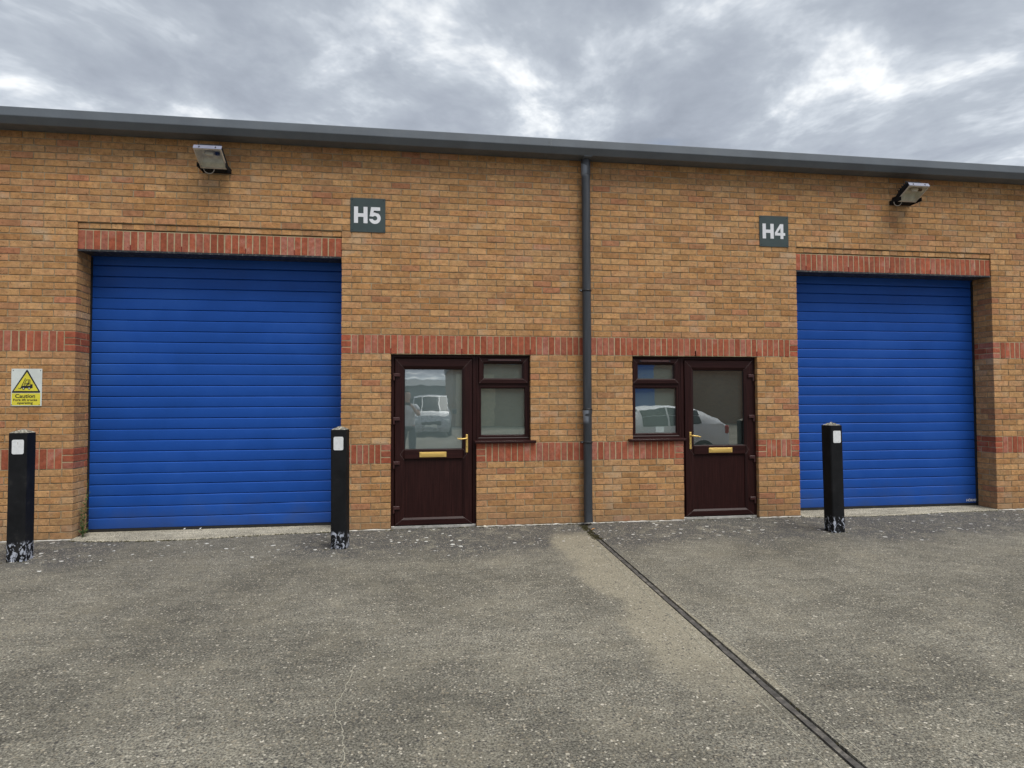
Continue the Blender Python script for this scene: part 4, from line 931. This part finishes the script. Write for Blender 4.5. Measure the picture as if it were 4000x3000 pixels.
V2 = empty('hatchback_car', (6.15, -6.9, 0), 'white hatchback parked side-on in the yard, mirrored in the H4 door pane', 'car')
V2.rotation_euler = (0, 0, R(180))
loft_vehicle(V2, [(2.1, 0.66, 0.25, 0.4, 0.55, 0.66, 0.55), (1.95, 0.82, 0.2, 0.38, 0.66, 0.78, 0.68), (1.0, 0.86, 0.18, 0.38, 0.84, 0.95, 0.72), (0.25, 0.87, 0.18, 0.38, 0.88, 1.33, 0.60), (-0.4, 0.87, 0.18, 0.38, 0.90, 1.39, 0.60), (-1.2, 0.87, 0.18, 0.38, 0.94, 1.33, 0.58), (-1.7, 0.85, 0.2, 0.38, 0.95, 1.08, 0.60), (-1.9, 0.76, 0.25, 0.38, 0.80, 0.92, 0.60)], 'car_white',
    [('windscreen', lambda i, j, jj: i == 2 and j >= 5), ('side_window', lambda i, j, jj: i in (3, 4) and j in (3, 4)), ('rear_window', lambda i, j, jj: i == 5 and j >= 5)])
wheels(V2, (1.3, -1.2), 0.78, 0.30)
for s_ in (-1, 1):
    lb(V2, 'tail_light', 'tail_red', -1.88, -1.68, s_*0.73-0.08, s_*0.73+0.08, 0.72, 0.90, 0.02); lb(V2, 'headlight', 'lamp_clear', 1.82, 2.02, s_*0.64-0.12, s_*0.64+0.12, 0.56, 0.68, 0.02)
def far_building(name, x0, x1, y0, y1, h, mats, label, shutters):
    e = empty(name, ((x0+x1)/2, (y0+y1)/2, 0), label, 'building')
    b = MB(); b.box(x0, x1, y0, y1, -0.04, h*0.62); b.build('wall', mats[0], e, loc=((x0+x1)/2, y1, 0))
    b = MB(); b.box(x0-0.03, x1+0.03, y0-0.03, y1+0.03, h*0.62+0.002, h); b.build('cladding', mats[1], e, loc=((x0+x1)/2, y1, h))
    b = MB(); b.ext_x([(y1+0.25, h), (y1+0.25, h+0.18), ((y0+y1)/2, h+1.1), (y0-0.25, h+0.18), (y0-0.25, h)], x0-0.2, x1+0.2); b.build('roof', 'roof_grey', e, loc=((x0+x1)/2, y1, h))
    for a, c, zt, mt in shutters: b = MB(); b.cbox(a, c, y1-0.02, y1+0.05, 0, zt, 0.01); b.build('shutter_door' if mt == 'blue_paint' else 'wall_panel', mt, e, loc=((a+c)/2, y1, 0))
far_building('brick_warehouse', 2.6, 44, -44, -30, 6.2, ('far_brick', 'cladding_grey'), 'brick warehouse with grey cladding across the yard, mirrored in the panes', [(11.6, 15.5, 4.6, 'blue_paint'), (2.8, 5.2, 3.2, 'tan_panel'), (24, 27.5, 3.6, 'blue_paint'), (30, 33.5, 3.6, 'blue_paint')])
far_building('grey_warehouse', -40, 9, -74, -58, 3.1, ('cladding_dark', 'cladding_grey'), 'low dark grey warehouse at the far end of the yard', [(-9, -5, 3.6, 'blue_paint'), (-20, -16, 3.6, 'blue_paint')])

# the person taking the picture, seen only in the door pane
def skin_mesh(name, verts, edges, mt, parent, loc):
    me = bpy.data.meshes.new(name); me.from_pydata([v[:3] for v in verts], edges, []); o = bpy.data.objects.new(name, me); COL.objects.link(o); me.materials.append(M[mt])
    md = o.modifiers.new('Skin', 'SKIN'); md.use_smooth_shade = True
    sv = me.skin_vertices[0].data
    for i, v in enumerate(verts): sv[i].radius = (v[3], v[4] if len(v) > 4 else v[3]); sv[i].use_root = i == 0
    s_ = o.modifiers.new('Subdivision', 'SUBSURF'); s_.levels = 1; s_.render_levels = 2
    o.parent = parent; return o
PN = empty('person', (0.54, -7.72, 0), 'person in white t-shirt and dark trousers photographing the building, mirrored in the H5 door pane', 'person')
body = [(0, 0, 0.93, 0.13, 0.10), (0, 0, 1.15, 0.13, 0.10), (0, 0.0, 1.36, 0.15, 0.10), (0, 0.0, 1.48, 0.055), (0, 0.02, 1.55, 0.055), (0, 0.03, 1.63, 0.082), (0, 0.02, 1.72, 0.070),
        (0.19, 0, 1.40, 0.055), (0.27, 0.12, 1.17, 0.045), (0.13, 0.32, 1.36, 0.036), (0.075, 0.38, 1.42, 0.034),
        (-0.19, 0, 1.40, 0.055), (-0.27, 0.12, 1.17, 0.045), (-0.13, 0.32, 1.36, 0.036), (-0.075, 0.38, 1.42, 0.034),
        (0.10, 0, 0.86, 0.095), (0.12, 0.02, 0.48, 0.065), (0.13, -0.02, 0.09, 0.042), (0.14, 0.15, 0.035, 0.035), (-0.10, 0, 0.86, 0.095), (-0.12, 0.02, 0.48, 0.065), (-0.13, -0.02, 0.09, 0.042), (-0.14, 0.15, 0.035, 0.035)]
be = [(0, 1), (1, 2), (2, 3), (3, 4), (4, 5), (5, 6), (2, 7), (7, 8), (8, 9), (9, 10), (2, 11), (11, 12), (12, 13), (13, 14), (0, 15), (15, 16), (16, 17), (17, 18), (0, 19), (19, 20), (20, 21), (21, 22)]
nb = len(body)
for s_ in (1, -1):
    for k in range(4):
        i0 = len(body); body += [(s_*0.080, 0.405, 1.40+0.018*k, 0.010), (s_*0.072, 0.430, 1.405+0.018*k, 0.009), (s_*0.050, 0.440, 1.405+0.018*k, 0.008)]; be += [((10 if s_ > 0 else 14), i0), (i0, i0+1), (i0+1, i0+2)]
    i0 = len(body); body += [(s_*0.065, 0.375, 1.40, 0.011), (s_*0.045, 0.385, 1.385, 0.009)]; be += [((10 if s_ > 0 else 14), i0), (i0, i0+1)]
skin_mesh('body', body, be, 'skin', PN, None)
sh = [(0, 0, 0.86, 0.20, 0.155), (0, 0, 1.0, 0.185, 0.15), (0, 0, 1.15, 0.185, 0.15), (0, 0, 1.34, 0.20, 0.15), (0, 0, 1.45, 0.10, 0.085), (0.20, 0, 1.39, 0.075), (0.245, 0.08, 1.26, 0.068), (-0.20, 0, 1.39, 0.075), (-0.245, 0.08, 1.26, 0.068)]
skin_mesh('t_shirt', sh, [(0, 1), (1, 2), (2, 3), (3, 4), (3, 5), (5, 6), (3, 7), (7, 8)], 'white_cloth', PN, None)
skin_mesh('trousers', [(0, 0, 0.93, 0.15, 0.115), (0.10, 0, 0.84, 0.108), (0.12, 0.02, 0.48, 0.085), (0.13, -0.01, 0.10, 0.07), (-0.10, 0, 0.84, 0.108), (-0.12, 0.02, 0.48, 0.085), (-0.13, -0.01, 0.10, 0.07)], [(0, 1), (1, 2), (2, 3), (0, 4), (4, 5), (5, 6)], 'dark_cloth', PN, None)
skin_mesh('hair', [(0, 0.0, 1.70, 0.086), (0, 0.0, 1.745, 0.07)], [(0, 1)], 'hair', PN, None)
b = MB(); b.cbox(0.46, 0.62, -7.282, -7.272, 1.405, 1.485, 0.003)
tag(b.build('phone', 'trim_black', None, loc=(0.54, -7.277, 1.405)), 'black phone held up by the person in the white t-shirt', 'phone')
